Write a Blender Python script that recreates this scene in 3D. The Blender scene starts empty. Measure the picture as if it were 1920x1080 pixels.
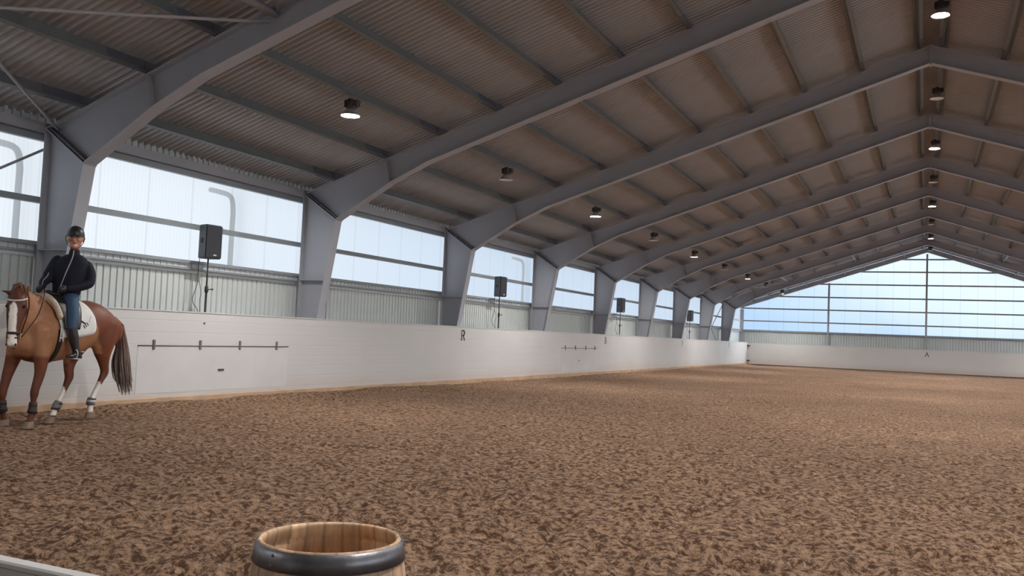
import bpy, bmesh, math, random
import numpy as np
from mathutils import Vector, Matrix, Quaternion

random.seed(7)
rng = np.random.default_rng(11)
S = bpy.context.scene
COL = S.collection
PI = math.pi

# ------------------------------------------------------------------ helpers
def tag(o, label=None, cat=None, group=None, kind=None):
    if label: o['label'] = label
    if cat: o['category'] = cat
    if group: o['group'] = group
    if kind: o['kind'] = kind
    return o

def thing(name, label, cat, loc=(0, 0, 0), rotz=0.0, group=None):
    o = bpy.data.objects.new(name, None)
    COL.objects.link(o)
    o.location = loc
    o.rotation_euler = (0, 0, rotz)
    o.empty_display_size = .2
    return tag(o, label, cat, group)

def obj(name, bm, mat, parent=None, smooth=False):
    me = bpy.data.meshes.new(name)
    if isinstance(bm, bpy.types.Mesh):
        me = bm
    else:
        bmesh.ops.recalc_face_normals(bm, faces=bm.faces)
        bm.to_mesh(me)
        bm.free()
    if mat and not me.materials:
        me.materials.append(mat)
    if smooth:
        me.polygons.foreach_set('use_smooth', [True] * len(me.polygons))
    o = bpy.data.objects.new(name, me)
    COL.objects.link(o)
    if parent: o.parent = parent
    return o

def struct(name, bm, mat, label, cat, smooth=False):
    return tag(obj(name, bm, mat, None, smooth), label, cat, None, 'structure')

def copy_tree(root, loc, label=None, parent=None):
    c = root.copy()
    COL.objects.link(c)
    if parent: c.parent = parent
    if loc is not None: c.location = loc
    if label: c['label'] = label
    for ch in list(root.children):
        copy_tree(ch, None, None, c)
    return c

def NB(): return bmesh.new()

def box(bm, lo, hi):
    x0, y0, z0 = lo; x1, y1, z1 = hi
    v = [bm.verts.new(p) for p in ((x0,y0,z0),(x1,y0,z0),(x1,y1,z0),(x0,y1,z0),(x0,y0,z1),(x1,y0,z1),(x1,y1,z1),(x0,y1,z1))]
    for f in ((0,3,2,1),(4,5,6,7),(0,1,5,4),(1,2,6,5),(2,3,7,6),(3,0,4,7)):
        bm.faces.new([v[i] for i in f])
    return bm

def rbox(bm, lo, hi, r=.01, seg=2):
    b = NB(); box(b, lo, hi)
    bmesh.ops.bevel(b, geom=list(b.edges), offset=r, segments=seg, affect='EDGES', profile=.5)
    merge(bm, b)
    return bm

def merge(bm, b):
    m = {}
    for v in b.verts: m[v] = bm.verts.new(v.co)
    for f in b.faces:
        try: bm.faces.new([m[v] for v in f.verts])
        except ValueError: pass
    b.free()

def prism(bm, pts, axis, a0, a1):
    """extrude polygon pts (2d) along axis ('x','y','z')"""
    def P(p, a):
        if axis == 'y': return (p[0], a, p[1])
        if axis == 'x': return (a, p[0], p[1])
        return (p[0], p[1], a)
    A = [bm.verts.new(P(p, a0)) for p in pts]
    B = [bm.verts.new(P(p, a1)) for p in pts]
    n = len(pts)
    bm.faces.new(A); bm.faces.new(B[::-1])
    for i in range(n):
        bm.faces.new((A[i], B[i], B[(i+1) % n], A[(i+1) % n]))
    return bm

def strip_xz(bm, p, q, th, y0, y1):
    """flat bar following segment p-q in the XZ plane, thickness th centred, between y0 and y1"""
    p = Vector(p); q = Vector(q); d = (q - p).normalized(); n = Vector((-d.y, d.x)) * th / 2
    prism(bm, [p - n, q - n, q + n, p + n], 'y', y0, y1)
    return bm

def frames_along(P):
    P = [Vector(p) for p in P]
    T = []
    for i in range(len(P)):
        a = P[max(0, i-1)]; b = P[min(len(P)-1, i+1)]
        t = (b - a)
        T.append(t.normalized() if t.length > 1e-9 else Vector((0, 0, 1)))
    return P, T

def tube(bm, pts, n=12, side=None, cap=True, jitter=0):
    """pts: (x,y,z,r) or (x,y,z,ra,rb): ra along `side`-ish axis, rb along the other; closed with rounded ends"""
    P, T = frames_along([p[:3] for p in pts])
    R = [(p[3], p[4] if len(p) > 4 else p[3]) for p in pts]
    s = Vector(side) if side else Vector((0, 1, 0))
    if not side and abs(T[0].dot(s)) > .9: s = Vector((1, 0, 0))
    rings = []
    def ring(c, s, w, ra, rb):
        return [bm.verts.new(c + s * (ra * math.cos(2*PI*k/n)) + w * (rb * math.sin(2*PI*k/n))) for k in range(n)]
    if cap:
        t = T[0]; s0 = (s - t * s.dot(t)).normalized(); w0 = t.cross(s0)
        for f, g in ((.85, .5), (.45, .87)):
            rings.append(ring(P[0] - t * f * min(R[0]), s0, w0, R[0][0] * g, R[0][1] * g))
    for i in range(len(P)):
        t = T[i]
        s1 = s - t * s.dot(t)
        if s1.length > 1e-6:
            s1.normalize()
            if not side: s = s1
        rings.append(ring(P[i], s1, t.cross(s1), *R[i]))
    if cap:
        t = T[-1]; s0 = (s - t * s.dot(t)).normalized(); w0 = t.cross(s0)
        for f, g in ((.45, .87), (.85, .5)):
            rings.append(ring(P[-1] + t * f * min(R[-1]), s0, w0, R[-1][0] * g, R[-1][1] * g))
    for a, b in zip(rings, rings[1:]):
        for k in range(n):
            bm.faces.new((a[k], a[(k+1) % n], b[(k+1) % n], b[k]))
    bm.faces.new(rings[0][::-1]); bm.faces.new(rings[-1])
    return bm

def smooth_path(pts, sub=4):
    """Catmull-Rom through tuples of any length"""
    A = np.array(pts, float)
    out = []
    for i in range(len(A) - 1):
        p0 = A[max(i-1, 0)]; p1 = A[i]; p2 = A[i+1]; p3 = A[min(i+2, len(A)-1)]
        for k in range(sub):
            t = k / sub
            out.append(.5 * ((2*p1) + (-p0+p2)*t + (2*p0-5*p1+4*p2-p3)*t*t + (-p0+3*p1-3*p2+p3)*t**3))
    out.append(A[-1])
    return [tuple(o) for o in out]

def ball(bm, c, r, sc=(1, 1, 1), seg=16, rot=None):
    m = Matrix.Translation(c) @ (rot.to_4x4() if rot else Matrix()) @ Matrix.Diagonal((sc[0]*r, sc[1]*r, sc[2]*r, 1))
    bmesh.ops.create_uvsphere(bm, u_segments=seg, v_segments=max(6, seg//2), radius=1, matrix=m)
    return bm

def lathe(bm, prof, n=48, c=(0, 0, 0)):
    rings = []
    for r, z in prof:
        if r < 1e-6: rings.append([bm.verts.new((c[0], c[1], c[2]+z))])
        else: rings.append([bm.verts.new((c[0]+r*math.cos(2*PI*k/n), c[1]+r*math.sin(2*PI*k/n), c[2]+z)) for k in range(n)])
    for a, b in zip(rings, rings[1:]):
        for k in range(n):
            f = [a[k % len(a)], a[(k+1) % len(a)], b[(k+1) % len(b)], b[k % len(b)]]
            u = []
            for v in f:
                if v not in u: u.append(v)
            if len(u) > 2: bm.faces.new(u)
    return bm

def fuse(name, bm, voxel, smooth_it=6, fac=.5):
    """grow overlapping closed shapes into one continuous skin"""
    me = bpy.data.meshes.new(name); bm.to_mesh(me); bm.free()
    o = bpy.data.objects.new(name, me); COL.objects.link(o)
    r = o.modifiers.new('r', 'REMESH'); r.mode = 'VOXEL'; r.voxel_size = voxel; r.adaptivity = 0
    s = o.modifiers.new('s', 'SMOOTH'); s.factor = fac; s.iterations = smooth_it
    dg = bpy.context.evaluated_depsgraph_get()
    out = bpy.data.meshes.new_from_object(o.evaluated_get(dg))
    bpy.data.objects.remove(o); bpy.data.meshes.remove(me)
    out.name = name
    out.polygons.foreach_set('use_smooth', [True] * len(out.polygons))
    return out

def vcol(me, fn):
    n = len(me.vertices)
    co = np.zeros(n * 3); me.vertices.foreach_get('co', co); co = co.reshape(-1, 3)
    c = np.ones((n, 4)); c[:, :3] = fn(co)
    a = me.color_attributes.new('coat', 'FLOAT_COLOR', 'POINT')
    a.data.foreach_set('color', c.ravel())

# ------------------------------------------------------------------ materials
def mat(name, col, rough=.6, metal=0.0, noise=0.0, nscale=8.0, bump=0.0, bscale=60.0, spec=.5, emit=None, estr=0, attr=None):
    m = bpy.data.materials.new(name); m.use_nodes = True
    nt = m.node_tree; b = nt.nodes['Principled BSDF']
    b.inputs['Base Color'].default_value = (*col, 1)
    b.inputs['Roughness'].default_value = rough
    b.inputs['Metallic'].default_value = metal
    b.inputs['Specular IOR Level'].default_value = spec
    tc = nt.nodes.new('ShaderNodeTexCoord')
    src = None
    if attr:
        a = nt.nodes.new('ShaderNodeAttribute'); a.attribute_name = attr; src = a.outputs['Color']
        nt.links.new(src, b.inputs['Base Color'])
    if noise:
        n = nt.nodes.new('ShaderNodeTexNoise'); n.inputs['Scale'].default_value = nscale; n.inputs['Detail'].default_value = 5
        nt.links.new(tc.outputs['Object'], n.inputs['Vector'])
        mr = nt.nodes.new('ShaderNodeMapRange'); mr.inputs[1].default_value = .25; mr.inputs[2].default_value = .75
        mr.inputs[3].default_value = 1 - noise; mr.inputs[4].default_value = 1 + noise
        nt.links.new(n.outputs['Fac'], mr.inputs[0])
        mx = nt.nodes.new('ShaderNodeMix'); mx.data_type = 'RGBA'; mx.blend_type = 'MULTIPLY'; mx.inputs[0].default_value = 1
        if src: nt.links.new(src, mx.inputs[6])
        else: mx.inputs[6].default_value = (*col, 1)
        nt.links.new(mr.outputs[0], mx.inputs[7])
        nt.links.new(mx.outputs[2], b.inputs['Base Color'])
    if bump:
        n = nt.nodes.new('ShaderNodeTexNoise'); n.inputs['Scale'].default_value = bscale; n.inputs['Detail'].default_value = 4
        nt.links.new(tc.outputs['Object'], n.inputs['Vector'])
        bp = nt.nodes.new('ShaderNodeBump'); bp.inputs['Strength'].default_value = bump; bp.inputs['Distance'].default_value = .01
        nt.links.new(n.outputs['Fac'], bp.inputs['Height']); nt.links.new(bp.outputs[0], b.inputs['Normal'])
    if emit:
        b.inputs['Emission Color'].default_value = (*emit, 1); b.inputs['Emission Strength'].default_value = estr
    return m

M = {}
M['steel'] = mat('grey_painted_steel', (.35, .36, .40), .45, noise=.04, nscale=2)
M['plate'] = mat('grey_plate_edge', (.36, .35, .37), .45)
M['purlin'] = mat('galvanised_purlin', (.15, .16, .165), .5, .0, noise=.08, nscale=3)
M['sleeve'] = mat('shade_darkened_steel', (.10, .105, .13), .5, noise=.06, nscale=4)  # darker than the purlins: the sleeves' shade put into the colour
M['sheet'] = mat('roof_sheet_paint', (.38, .37, .375), .5, noise=.05, nscale=.9)
M['cladding'] = mat('pale_grey_cladding', (.50, .53, .52), .5, noise=.05, nscale=.8)
M['rail'] = mat('window_rail_steel', (.24, .27, .29), .45, noise=.05, nscale=3)
M['railpale'] = mat('pale_sill_steel', (.55, .58, .59), .45)
M['black'] = mat('black_plastic', (.012, .012, .014), .45)
M['speaker'] = mat('speaker_cabinet', (.045, .05, .06), .5)
M['grille'] = mat('speaker_grille', (.012, .014, .022), .6, bump=.5, bscale=300)
M['logo'] = mat('pale_logo', (.6, .6, .62), .4)
M['lamp'] = mat('lamp_housing', (.05, .045, .047), .5)
M['lampref'] = mat('lamp_reflector', (.33, .30, .30), .4)
M['lampinner'] = mat('white_reflector_lining', (.85, .84, .82), .4)
M['lens_on'] = mat('lit_lens', (1, 1, 1), .5, emit=(1, .96, .92), estr=2600)
M['lens_ridge'] = mat('lit_ridge_lens', (1, 1, 1), .5, emit=(1, .96, .92), estr=9000)
M['lens_off'] = mat('unlit_lens', (.75, .72, .70), .25)
M['letter'] = mat('dark_grey_letter', (.07, .06, .065), .6, noise=.25, nscale=30)
M['letterpale'] = mat('worn_grey_letter', (.22, .22, .24), .6, noise=.3, nscale=30)
M['rod'] = mat('brace_rod_paint', (.34, .33, .34), .45)
M['dark'] = mat('dark_iron', (.04, .04, .045), .5)

def wall_white():
    m = mat('white_painted_boards', (.52, .515, .51), .55)
    nt = m.node_tree; b = nt.nodes['Principled BSDF']
    tc = nt.nodes.new('ShaderNodeTexCoord'); sp = nt.nodes.new('ShaderNodeSeparateXYZ')
    nt.links.new(tc.outputs['Object'], sp.inputs[0])
    n = nt.nodes.new('ShaderNodeTexNoise'); n.inputs['Scale'].default_value = 1.6; n.inputs['Detail'].default_value = 6
    mp = nt.nodes.new('ShaderNodeMapping'); mp.inputs['Scale'].default_value = (1, .5, 3)
    nt.links.new(tc.outputs['Object'], mp.inputs[0]); nt.links.new(mp.outputs[0], n.inputs['Vector'])
    # sand splashed on the foot of the boards: a dirt mask that fades with height, broken by noise
    a = nt.nodes.new('ShaderNodeMapRange'); a.inputs[1].default_value = .04; a.inputs[2].default_value = .46; a.inputs[3].default_value = .75; a.inputs[4].default_value = 0
    nt.links.new(sp.outputs['Z'], a.inputs[0])
    mu = nt.nodes.new('ShaderNodeMath'); mu.operation = 'MULTIPLY'
    nt.links.new(a.outputs[0], mu.inputs[0]); nt.links.new(n.outputs['Fac'], mu.inputs[1])
    mx = nt.nodes.new('ShaderNodeMix'); mx.data_type = 'RGBA'
    mx.inputs[6].default_value = (.525, .52, .515, 1); mx.inputs[7].default_value = (.46, .31, .20, 1)
    nt.links.new(mu.outputs[0], mx.inputs[0])
    n2 = nt.nodes.new('ShaderNodeTexNoise'); n2.inputs['Scale'].default_value = .5; n2.inputs['Detail'].default_value = 5
    nt.links.new(tc.outputs['Object'], n2.inputs['Vector'])
    mr = nt.nodes.new('ShaderNodeMapRange'); mr.inputs[1].default_value = .3; mr.inputs[2].default_value = .7; mr.inputs[3].default_value = .94; mr.inputs[4].default_value = 1.03
    nt.links.new(n2.outputs['Fac'], mr.inputs[0])
    m2 = nt.nodes.new('ShaderNodeMix'); m2.data_type = 'RGBA'; m2.blend_type = 'MULTIPLY'; m2.inputs[0].default_value = 1
    nt.links.new(mx.outputs[2], m2.inputs[6]); nt.links.new(mr.outputs[0], m2.inputs[7])
    nt.links.new(m2.outputs[2], b.inputs['Base Color'])
    # horizontal board seams
    w = nt.nodes.new('ShaderNodeTexWave'); w.wave_type = 'BANDS'; w.bands_direction = 'Z'; w.inputs['Scale'].default_value = 1.6
    nt.links.new(tc.outputs['Object'], w.inputs['Vector'])
    r = nt.nodes.new('ShaderNodeMapRange'); r.inputs[1].default_value = 0; r.inputs[2].default_value = .02
    nt.links.new(w.outputs['Fac'], r.inputs[0])
    bp = nt.nodes.new('ShaderNodeBump'); bp.inputs['Strength'].default_value = .35; bp.inputs['Distance'].default_value = .004
    nt.links.new(r.outputs[0], bp.inputs['Height']); nt.links.new(bp.outputs[0], b.inputs['Normal'])
    return m
M['white'] = wall_white()
M['kick'] = mat('dusty_kick_strip', (.40, .27, .175), .8, noise=.2, nscale=3)

def panel_mat(name='translucent_sheet', clear=.45, tint=(1, 1, 1)):
    m = bpy.data.materials.new(name); m.use_nodes = True
    nt = m.node_tree; nt.nodes.remove(nt.nodes['Principled BSDF'])
    out = nt.nodes['Material Output']
    tc = nt.nodes.new('ShaderNodeTexCoord')
    # fine vertical flutes and sheet overlaps
    ad = nt.nodes.new('ShaderNodeSeparateXYZ'); nt.links.new(tc.outputs['Object'], ad.inputs[0])
    s = nt.nodes.new('ShaderNodeMath'); s.operation = 'ADD'
    nt.links.new(ad.outputs['X'], s.inputs[0]); nt.links.new(ad.outputs['Y'], s.inputs[1])
    f = nt.nodes.new('ShaderNodeMath'); f.operation = 'PINGPONG'; f.inputs[1].default_value = .5
    nt.links.new(s.outputs[0], f.inputs[0])
    r = nt.nodes.new('ShaderNodeMapRange'); r.inputs[1].default_value = 0; r.inputs[2].default_value = .035; r.inputs[3].default_value = .86; r.inputs[4].default_value = 1
    nt.links.new(f.outputs[0], r.inputs[0])
    w = nt.nodes.new('ShaderNodeMath'); w.operation = 'SINE'
    k = nt.nodes.new('ShaderNodeMath'); k.operation = 'MULTIPLY'; k.inputs[1].default_value = 2*PI/.076
    nt.links.new(s.outputs[0], k.inputs[0]); nt.links.new(k.outputs[0], w.inputs[0])
    r2 = nt.nodes.new('ShaderNodeMapRange'); r2.inputs[1].default_value = -1; r2.inputs[2].default_value = 1; r2.inputs[3].default_value = .965; r2.inputs[4].default_value = 1
    nt.links.new(w.outputs[0], r2.inputs[0])
    mu = nt.nodes.new('ShaderNodeMath'); mu.operation = 'MULTIPLY'
    nt.links.new(r.outputs[0], mu.inputs[0]); nt.links.new(r2.outputs[0], mu.inputs[1])
    cm = nt.nodes.new('ShaderNodeCombineColor')
    for i in range(3): nt.links.new(mu.outputs[0], cm.inputs[i])
    tn = nt.nodes.new('ShaderNodeMix'); tn.data_type = 'RGBA'; tn.blend_type = 'MULTIPLY'; tn.inputs[0].default_value = 1; tn.inputs[7].default_value = (*tint, 1)
    nt.links.new(cm.outputs[0], tn.inputs[6])
    t = nt.nodes.new('ShaderNodeBsdfTranslucent'); nt.links.new(tn.outputs[2], t.inputs[0])
    q = nt.nodes.new('ShaderNodeBsdfRefraction'); q.inputs['Roughness'].default_value = .22; q.inputs['IOR'].default_value = 1.05
    nt.links.new(tn.outputs[2], q.inputs[0])
    mx = nt.nodes.new('ShaderNodeMixShader'); mx.inputs[0].default_value = clear
    nt.links.new(t.outputs[0], mx.inputs[1]); nt.links.new(q.outputs[0], mx.inputs[2])
    nt.links.new(mx.outputs[0], out.inputs[0])
    return m
M['panel'] = panel_mat()
M['panel_end'] = panel_mat('blue_tinted_sheet', .85, (.86, .93, 1.0))

# ------------------------------------------------------------------ key dimensions (metres)
SP = 6.0725
Y1 = 5.72
YF = [Y1 + i * SP for i in range(9)]          # the nine portal frames in view
YG = 61.45                                     # far gable
YB = -6.4                                      # gable behind the viewer
XO = 11.81                                     # outer flange of the columns
XC = 11.97                                     # cladding plane
XW = 11.244                                    # face of the white kick wall
HW = 1.524
YK = 60.465
TOP = lambda x: 8.03 - .3304 * abs(x)          # top flange of the rafters
PH = .20
SHEET = lambda x: TOP(x) + PH * 1.0532 + .016

# ------------------------------------------------------------------ ground of sand
def vnoise(x, y, seed=0):
    xi = np.floor(x).astype(np.int64); yi = np.floor(y).astype(np.int64)
    xf = x - xi; yf = y - yi
    def h(a, b):
        n = (a * 374761393 + b * 668265263 + seed * 1442695041) & 0x7fffffff
        n = ((n ^ (n >> 13)) * 1274126177) & 0x7fffffff
        n = n ^ (n >> 16)
        return (n & 0xffff) / 65535.0
    u = xf*xf*xf*(xf*(xf*6-15)+10); v = yf*yf*yf*(yf*(yf*6-15)+10)
    return (h(xi, yi)*(1-u) + h(xi+1, yi)*u)*(1-v) + (h(xi, yi+1)*(1-u) + h(xi+1, yi+1)*u)*v

def prints(x, y, cell, seed):
    """hoof prints: one oval dent with a pushed-up rim per cell"""
    out = np.zeros_like(x)
    cx = np.floor(x / cell).astype(np.int64); cy = np.floor(y / cell).astype(np.int64)
    for dx in (-1, 0, 1):
        for dy in (-1, 0, 1):
            a = cx + dx; b = cy + dy
            def h(k):
                n = (a * 73856093 + b * 19349663 + (seed + k) * 83492791) & 0x7fffffff
                n = ((n ^ (n >> 15)) * 2246822519) & 0x7fffffff
                n ^= n >> 13
                return (n & 0xffff) / 65535.0
            px = (a + h(1)) * cell; py = (b + h(2)) * cell
            ang = h(3) * PI; ca = np.cos(ang); sa = np.sin(ang)
            ux = (x - px) * ca + (y - py) * sa; uy = -(x - px) * sa + (y - py) * ca
            R = .05 + .05 * h(4)
            d = np.sqrt((ux / (R * 1.35))**2 + (uy / R)**2)
            depth = .018 + .035 * h(5)
            out += -depth * np.exp(-(d**2) * 1.3) + depth * .28 * np.exp(-((d - 1.55)**2) * 5)
    return out

def sand_floor():
    d = [0.0]
    while d[-1] < YK + .35 - YB:
        dist = max(0.0, d[-1] + YB + 3.4)
        d.append(d[-1] + max(.011, .0052 * dist) + (.12 if d[-1] + YB + 3.4 < .9 else 0))
    ys = np.array(d) + YB
    NX = 820
    t = np.linspace(0, 1, NX)
    X = np.zeros((len(ys), NX)); Yv = np.repeat(ys[:, None], NX, 1)
    for i, y in enumerate(ys):
        dd = max(y + 3.4, .8)
        a = max(-11.5, -dd * 1.6 - .4); b = min(11.5, dd * .16 + .5)
        a = min(a, b - .5)
        X[i] = np.interp(t, [0, .06, .94, 1], [-11.6, a, b, 11.6])
    x, y = X, Yv
    dist = np.sqrt(x*x + (y+3.4)**2)
    wx = x + .12*vnoise(x*3, y*3, 5); wy = y + .12*vnoise(x*3, y*3, 6)
    def fade(s): return np.clip(1.6 - dist * .0052 / (s * .32), 0, 1)
    z = .10 * (vnoise(x*.16, y*.16, 1) - .5) * .6
    z += .055 * (vnoise(wx*2.0, wy*2.0, 2) - .5) * fade(.5)
    z += .055 * (vnoise(wx*4.7, wy*4.7, 3) - .5) * fade(.21)
    z += .055 * np.abs(vnoise(wx*10.5, wy*10.5, 4) - .5) * 2 * fade(.095)
    z += .036 * np.abs(vnoise(x*22, y*22, 7) - .5) * 2 * fade(.045)
    z += .016 * (vnoise(x*52, y*52, 8) - .5) * fade(.02)
    z += prints(x, y, .42, 1) * fade(.14) * 1.4
    z += prints(x + 3.3, y + 1.7, .6, 9) * fade(.14) * 1.3
    z -= .035
    # sand pushed up against the boards
    z += .07 * np.exp(-((-XW + .05 - x) / .35)**2) * (x < 0)
    z += .05 * np.exp(-((YK - y) / .5)**2)
    # trodden level where the horse stands
    hz = np.exp(-(((x + 10.1) / .9)**2 + ((y - 4.6) / 1.1)**2)**2)
    z = z * (1 - .6 * hz)
    V = np.stack([x, y, z], -1).reshape(-1, 3)
    ny = len(ys)
    idx = np.arange(ny * NX).reshape(ny, NX)
    F = np.stack([idx[:-1, :-1], idx[:-1, 1:], idx[1:, 1:], idx[1:, :-1]], -1).reshape(-1, 4)
    me = bpy.data.meshes.new('floor')
    me.vertices.add(len(V)); me.vertices.foreach_set('co', V.ravel())
    me.loops.add(F.size); me.loops.foreach_set('vertex_index', F.ravel())
    me.polygons.add(len(F)); me.polygons.foreach_set('loop_start', np.arange(0, F.size, 4)); me.polygons.foreach_set('loop_total', np.full(len(F), 4))
    me.polygons.foreach_set('use_smooth', np.ones(len(F), bool))
    me.update(calc_edges=True)
    return me

def sand_mat():
    m = bpy.data.materials.new('riding_sand'); m.use_nodes = True
    nt = m.node_tree; b = nt.nodes['Principled BSDF']
    b.inputs['Roughness'].default_value = .95; b.inputs['Specular IOR Level'].default_value = .15
    tc = nt.nodes.new('ShaderNodeTexCoord')
    def noise(s, det, rough=.55):
        n = nt.nodes.new('ShaderNodeTexNoise'); n.inputs['Scale'].default_value = s; n.inputs['Detail'].default_value = det; n.inputs['Roughness'].default_value = rough
        nt.links.new(tc.outputs['Object'], n.inputs['Vector']); return n
    # damp clods among dry sand; the dark mottle also paints in pit shade
    n1 = noise(18, 6, .72)
    cr = nt.nodes.new('ShaderNodeValToRGB')
    e = cr.color_ramp.elements
    e[0].position = .43; e[0].color = SAND_DARK
    e[1].position = .55; e[1].color = SAND_MID
    e2 = cr.color_ramp.elements.new(.72); e2.color = SAND_LIGHT
    nt.links.new(n1.outputs['Fac'], cr.inputs[0])
    n2 = noise(.35, 3)
    mr = nt.nodes.new('ShaderNodeMapRange'); mr.inputs[1].default_value = .3; mr.inputs[2].default_value = .7; mr.inputs[3].default_value = .88; mr.inputs[4].default_value = 1.1
    nt.links.new(n2.outputs['Fac'], mr.inputs[0])
    n3 = noise(110, 3)
    mr3 = nt.nodes.new('ShaderNodeMapRange'); mr3.inputs[1].default_value = .3; mr3.inputs[2].default_value = .7; mr3.inputs[3].default_value = .6; mr3.inputs[4].default_value = 1.3
    nt.links.new(n3.outputs['Fac'], mr3.inputs[0])
    mu = nt.nodes.new('ShaderNodeMath'); mu.operation = 'MULTIPLY'
    nt.links.new(mr.outputs[0], mu.inputs[0]); nt.links.new(mr3.outputs[0], mu.inputs[1])
    mx = nt.nodes.new('ShaderNodeMix'); mx.data_type = 'RGBA'; mx.blend_type = 'MULTIPLY'; mx.inputs[0].default_value = 1
    nt.links.new(cr.outputs[0], mx.inputs[6]); nt.links.new(mu.outputs[0], mx.inputs[7])
    nt.links.new(mx.outputs[2], b.inputs['Base Color'])
    n4 = noise(16, 8, .75)
    bp = nt.nodes.new('ShaderNodeBump'); bp.inputs['Strength'].default_value = 1; bp.inputs['Distance'].default_value = .09
    nt.links.new(n4.outputs['Fac'], bp.inputs['Height']); nt.links.new(bp.outputs[0], b.inputs['Normal'])
    return m
SAND_DARK = (.13, .068, .040, 1); SAND_MID = (.50, .315, .205, 1); SAND_LIGHT = (.70, .48, .335, 1)
fm = sand_floor(); fm.materials.append(sand_mat())
fl = bpy.data.objects.new('floor', fm); COL.objects.link(fl)
tag(fl, 'brown sand riding surface churned with hoof prints', 'floor', None, 'structure')

# ------------------------------------------------------------------ roof sheet (trapezoid ribs running down the slope)
def roof():
    bm = NB()
    pitch = .13; y = YB - .3; prof = []
    while y < YG + .3:
        prof += [(y, 0), (y + .035, 0), (y + .05, .042), (y + .11, .042)]
        y += pitch
    for sgn in (-1, 1):
        A = [bm.verts.new((0, a, SHEET(0) + d)) for a, d in prof]
        B = [bm.verts.new((sgn * 12.25, a, SHEET(12.25) + d)) for a, d in prof]
        for i in range(len(prof) - 1):
            f = (A[i], A[i+1], B[i+1], B[i])
            bm.faces.new(f)
    return bm
struct('ceiling', roof(), M['sheet'], 'grey ribbed metal roof sheeting over both slopes', 'ceiling')

# ------------------------------------------------------------------ portal frames
ordn = ['nearest', 'second', 'third', 'fourth', 'fifth', 'sixth', 'seventh', 'eighth', 'ninth and farthest']
FW = .11          # half flange width
def frame_parts(root, y):
    for s in (-1, 1):
        E_ = (s*XO, 4.125); K_ = (s*10.9826, 3.573); S_ = (s*9.745, 4.2965); B_ = (s*8.886, 4.6923); A_ = (0, 7.6425); T_ = (0, TOP(0)-.012)
        # column: tapered web with two flanges
        bm = NB(); bo = (s*XO, -.1); bi = (s*11.60, -.1)
        prism(bm, [bo, bi, K_, E_], 'y', y-.006, y+.006)
        strip_xz(bm, bo, (E_[0], E_[1]-.02), .016, y-FW, y+FW)
        strip_xz(bm, bi, K_, .018, y-FW, y+FW)
        zz = 2.33; xi = 11.60 - (zz+.1) * .168
        box(bm, (min(s*XO, s*xi), y-FW+.01, zz-.008), (max(s*XO, s*xi), y+FW-.01, zz+.008))
        obj('column', bm, M['steel'], root)
        # rafter: haunch, taper, even depth to the ridge
        bm = NB()
        TE = (s*(XO-.0), TOP(XO)-.012)
        prism(bm, [TE, (K_[0]-s*.01, K_[1]+.015), S_, B_, A_, T_], 'y', y-.006, y+.006)
        for p, q in ((K_, S_), (S_, B_), (B_, A_)):
            strip_xz(bm, p, q, .016, y-FW, y+FW)
        strip_xz(bm, TE, T_, .016, y-FW, y+FW)
        obj('rafter', bm, M['steel'], root)
        # bolted end plates across the knee, the second darkened as the shadow between them
        bm = NB()
        d = Vector((K_[0]-E_[0], K_[1]-E_[1])).normalized(); n = Vector((-d.y, d.x))
        if n.y < 0: n = -n
        p = Vector(E_) - d*.05; q = Vector(K_) + d*.02
        strip_xz(bm, p, q, .02, y-FW-.005, y+FW+.005)
        obj('end_plate', bm, M['steel'], root)
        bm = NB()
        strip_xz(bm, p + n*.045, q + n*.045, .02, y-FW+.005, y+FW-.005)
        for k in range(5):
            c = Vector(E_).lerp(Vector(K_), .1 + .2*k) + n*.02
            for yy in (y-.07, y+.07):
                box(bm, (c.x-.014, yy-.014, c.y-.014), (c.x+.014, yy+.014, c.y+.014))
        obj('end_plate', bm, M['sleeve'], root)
        # stiffener at the haunch
        bm = NB()
        strip_xz(bm, S_, (s*9.86, TOP(9.86)-.02), .02, y-FW+.006, y+FW-.006)
        obj('stiffener', bm, M['plate'], root)
    bm = NB()
    box(bm, (-.02, y-FW, 7.60), (.02, y+FW, TOP(0)-.02))
    obj('ridge_plate', bm, M['plate'], root)

for i, y in enumerate(YF):
    lab = {0: 'nearest grey steel portal frame, its left column behind the rider'}.get(i, f'{ordn[i]} grey steel portal frame along the hall')
    r = thing('portal_frame', lab, 'steel frame', (0, y, 0), 0, 'portal frames carrying the roof')
    frame_parts(r, 0)

# gable rafter at the far end
r = thing('gable_beam', 'grey sloping beam along the top of the far end window', 'beam', (0, YG-.16, 0))
for s in (-1, 1):
    bm = NB()
    prism(bm, [(s*11.9, TOP(11.9)-.14), (0, TOP(0)-.14), (0, TOP(0)+.16), (s*11.9, TOP(11.9)+.16)], 'y', -.1, .1)
    obj('rafter', bm, M['steel'], r)

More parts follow.
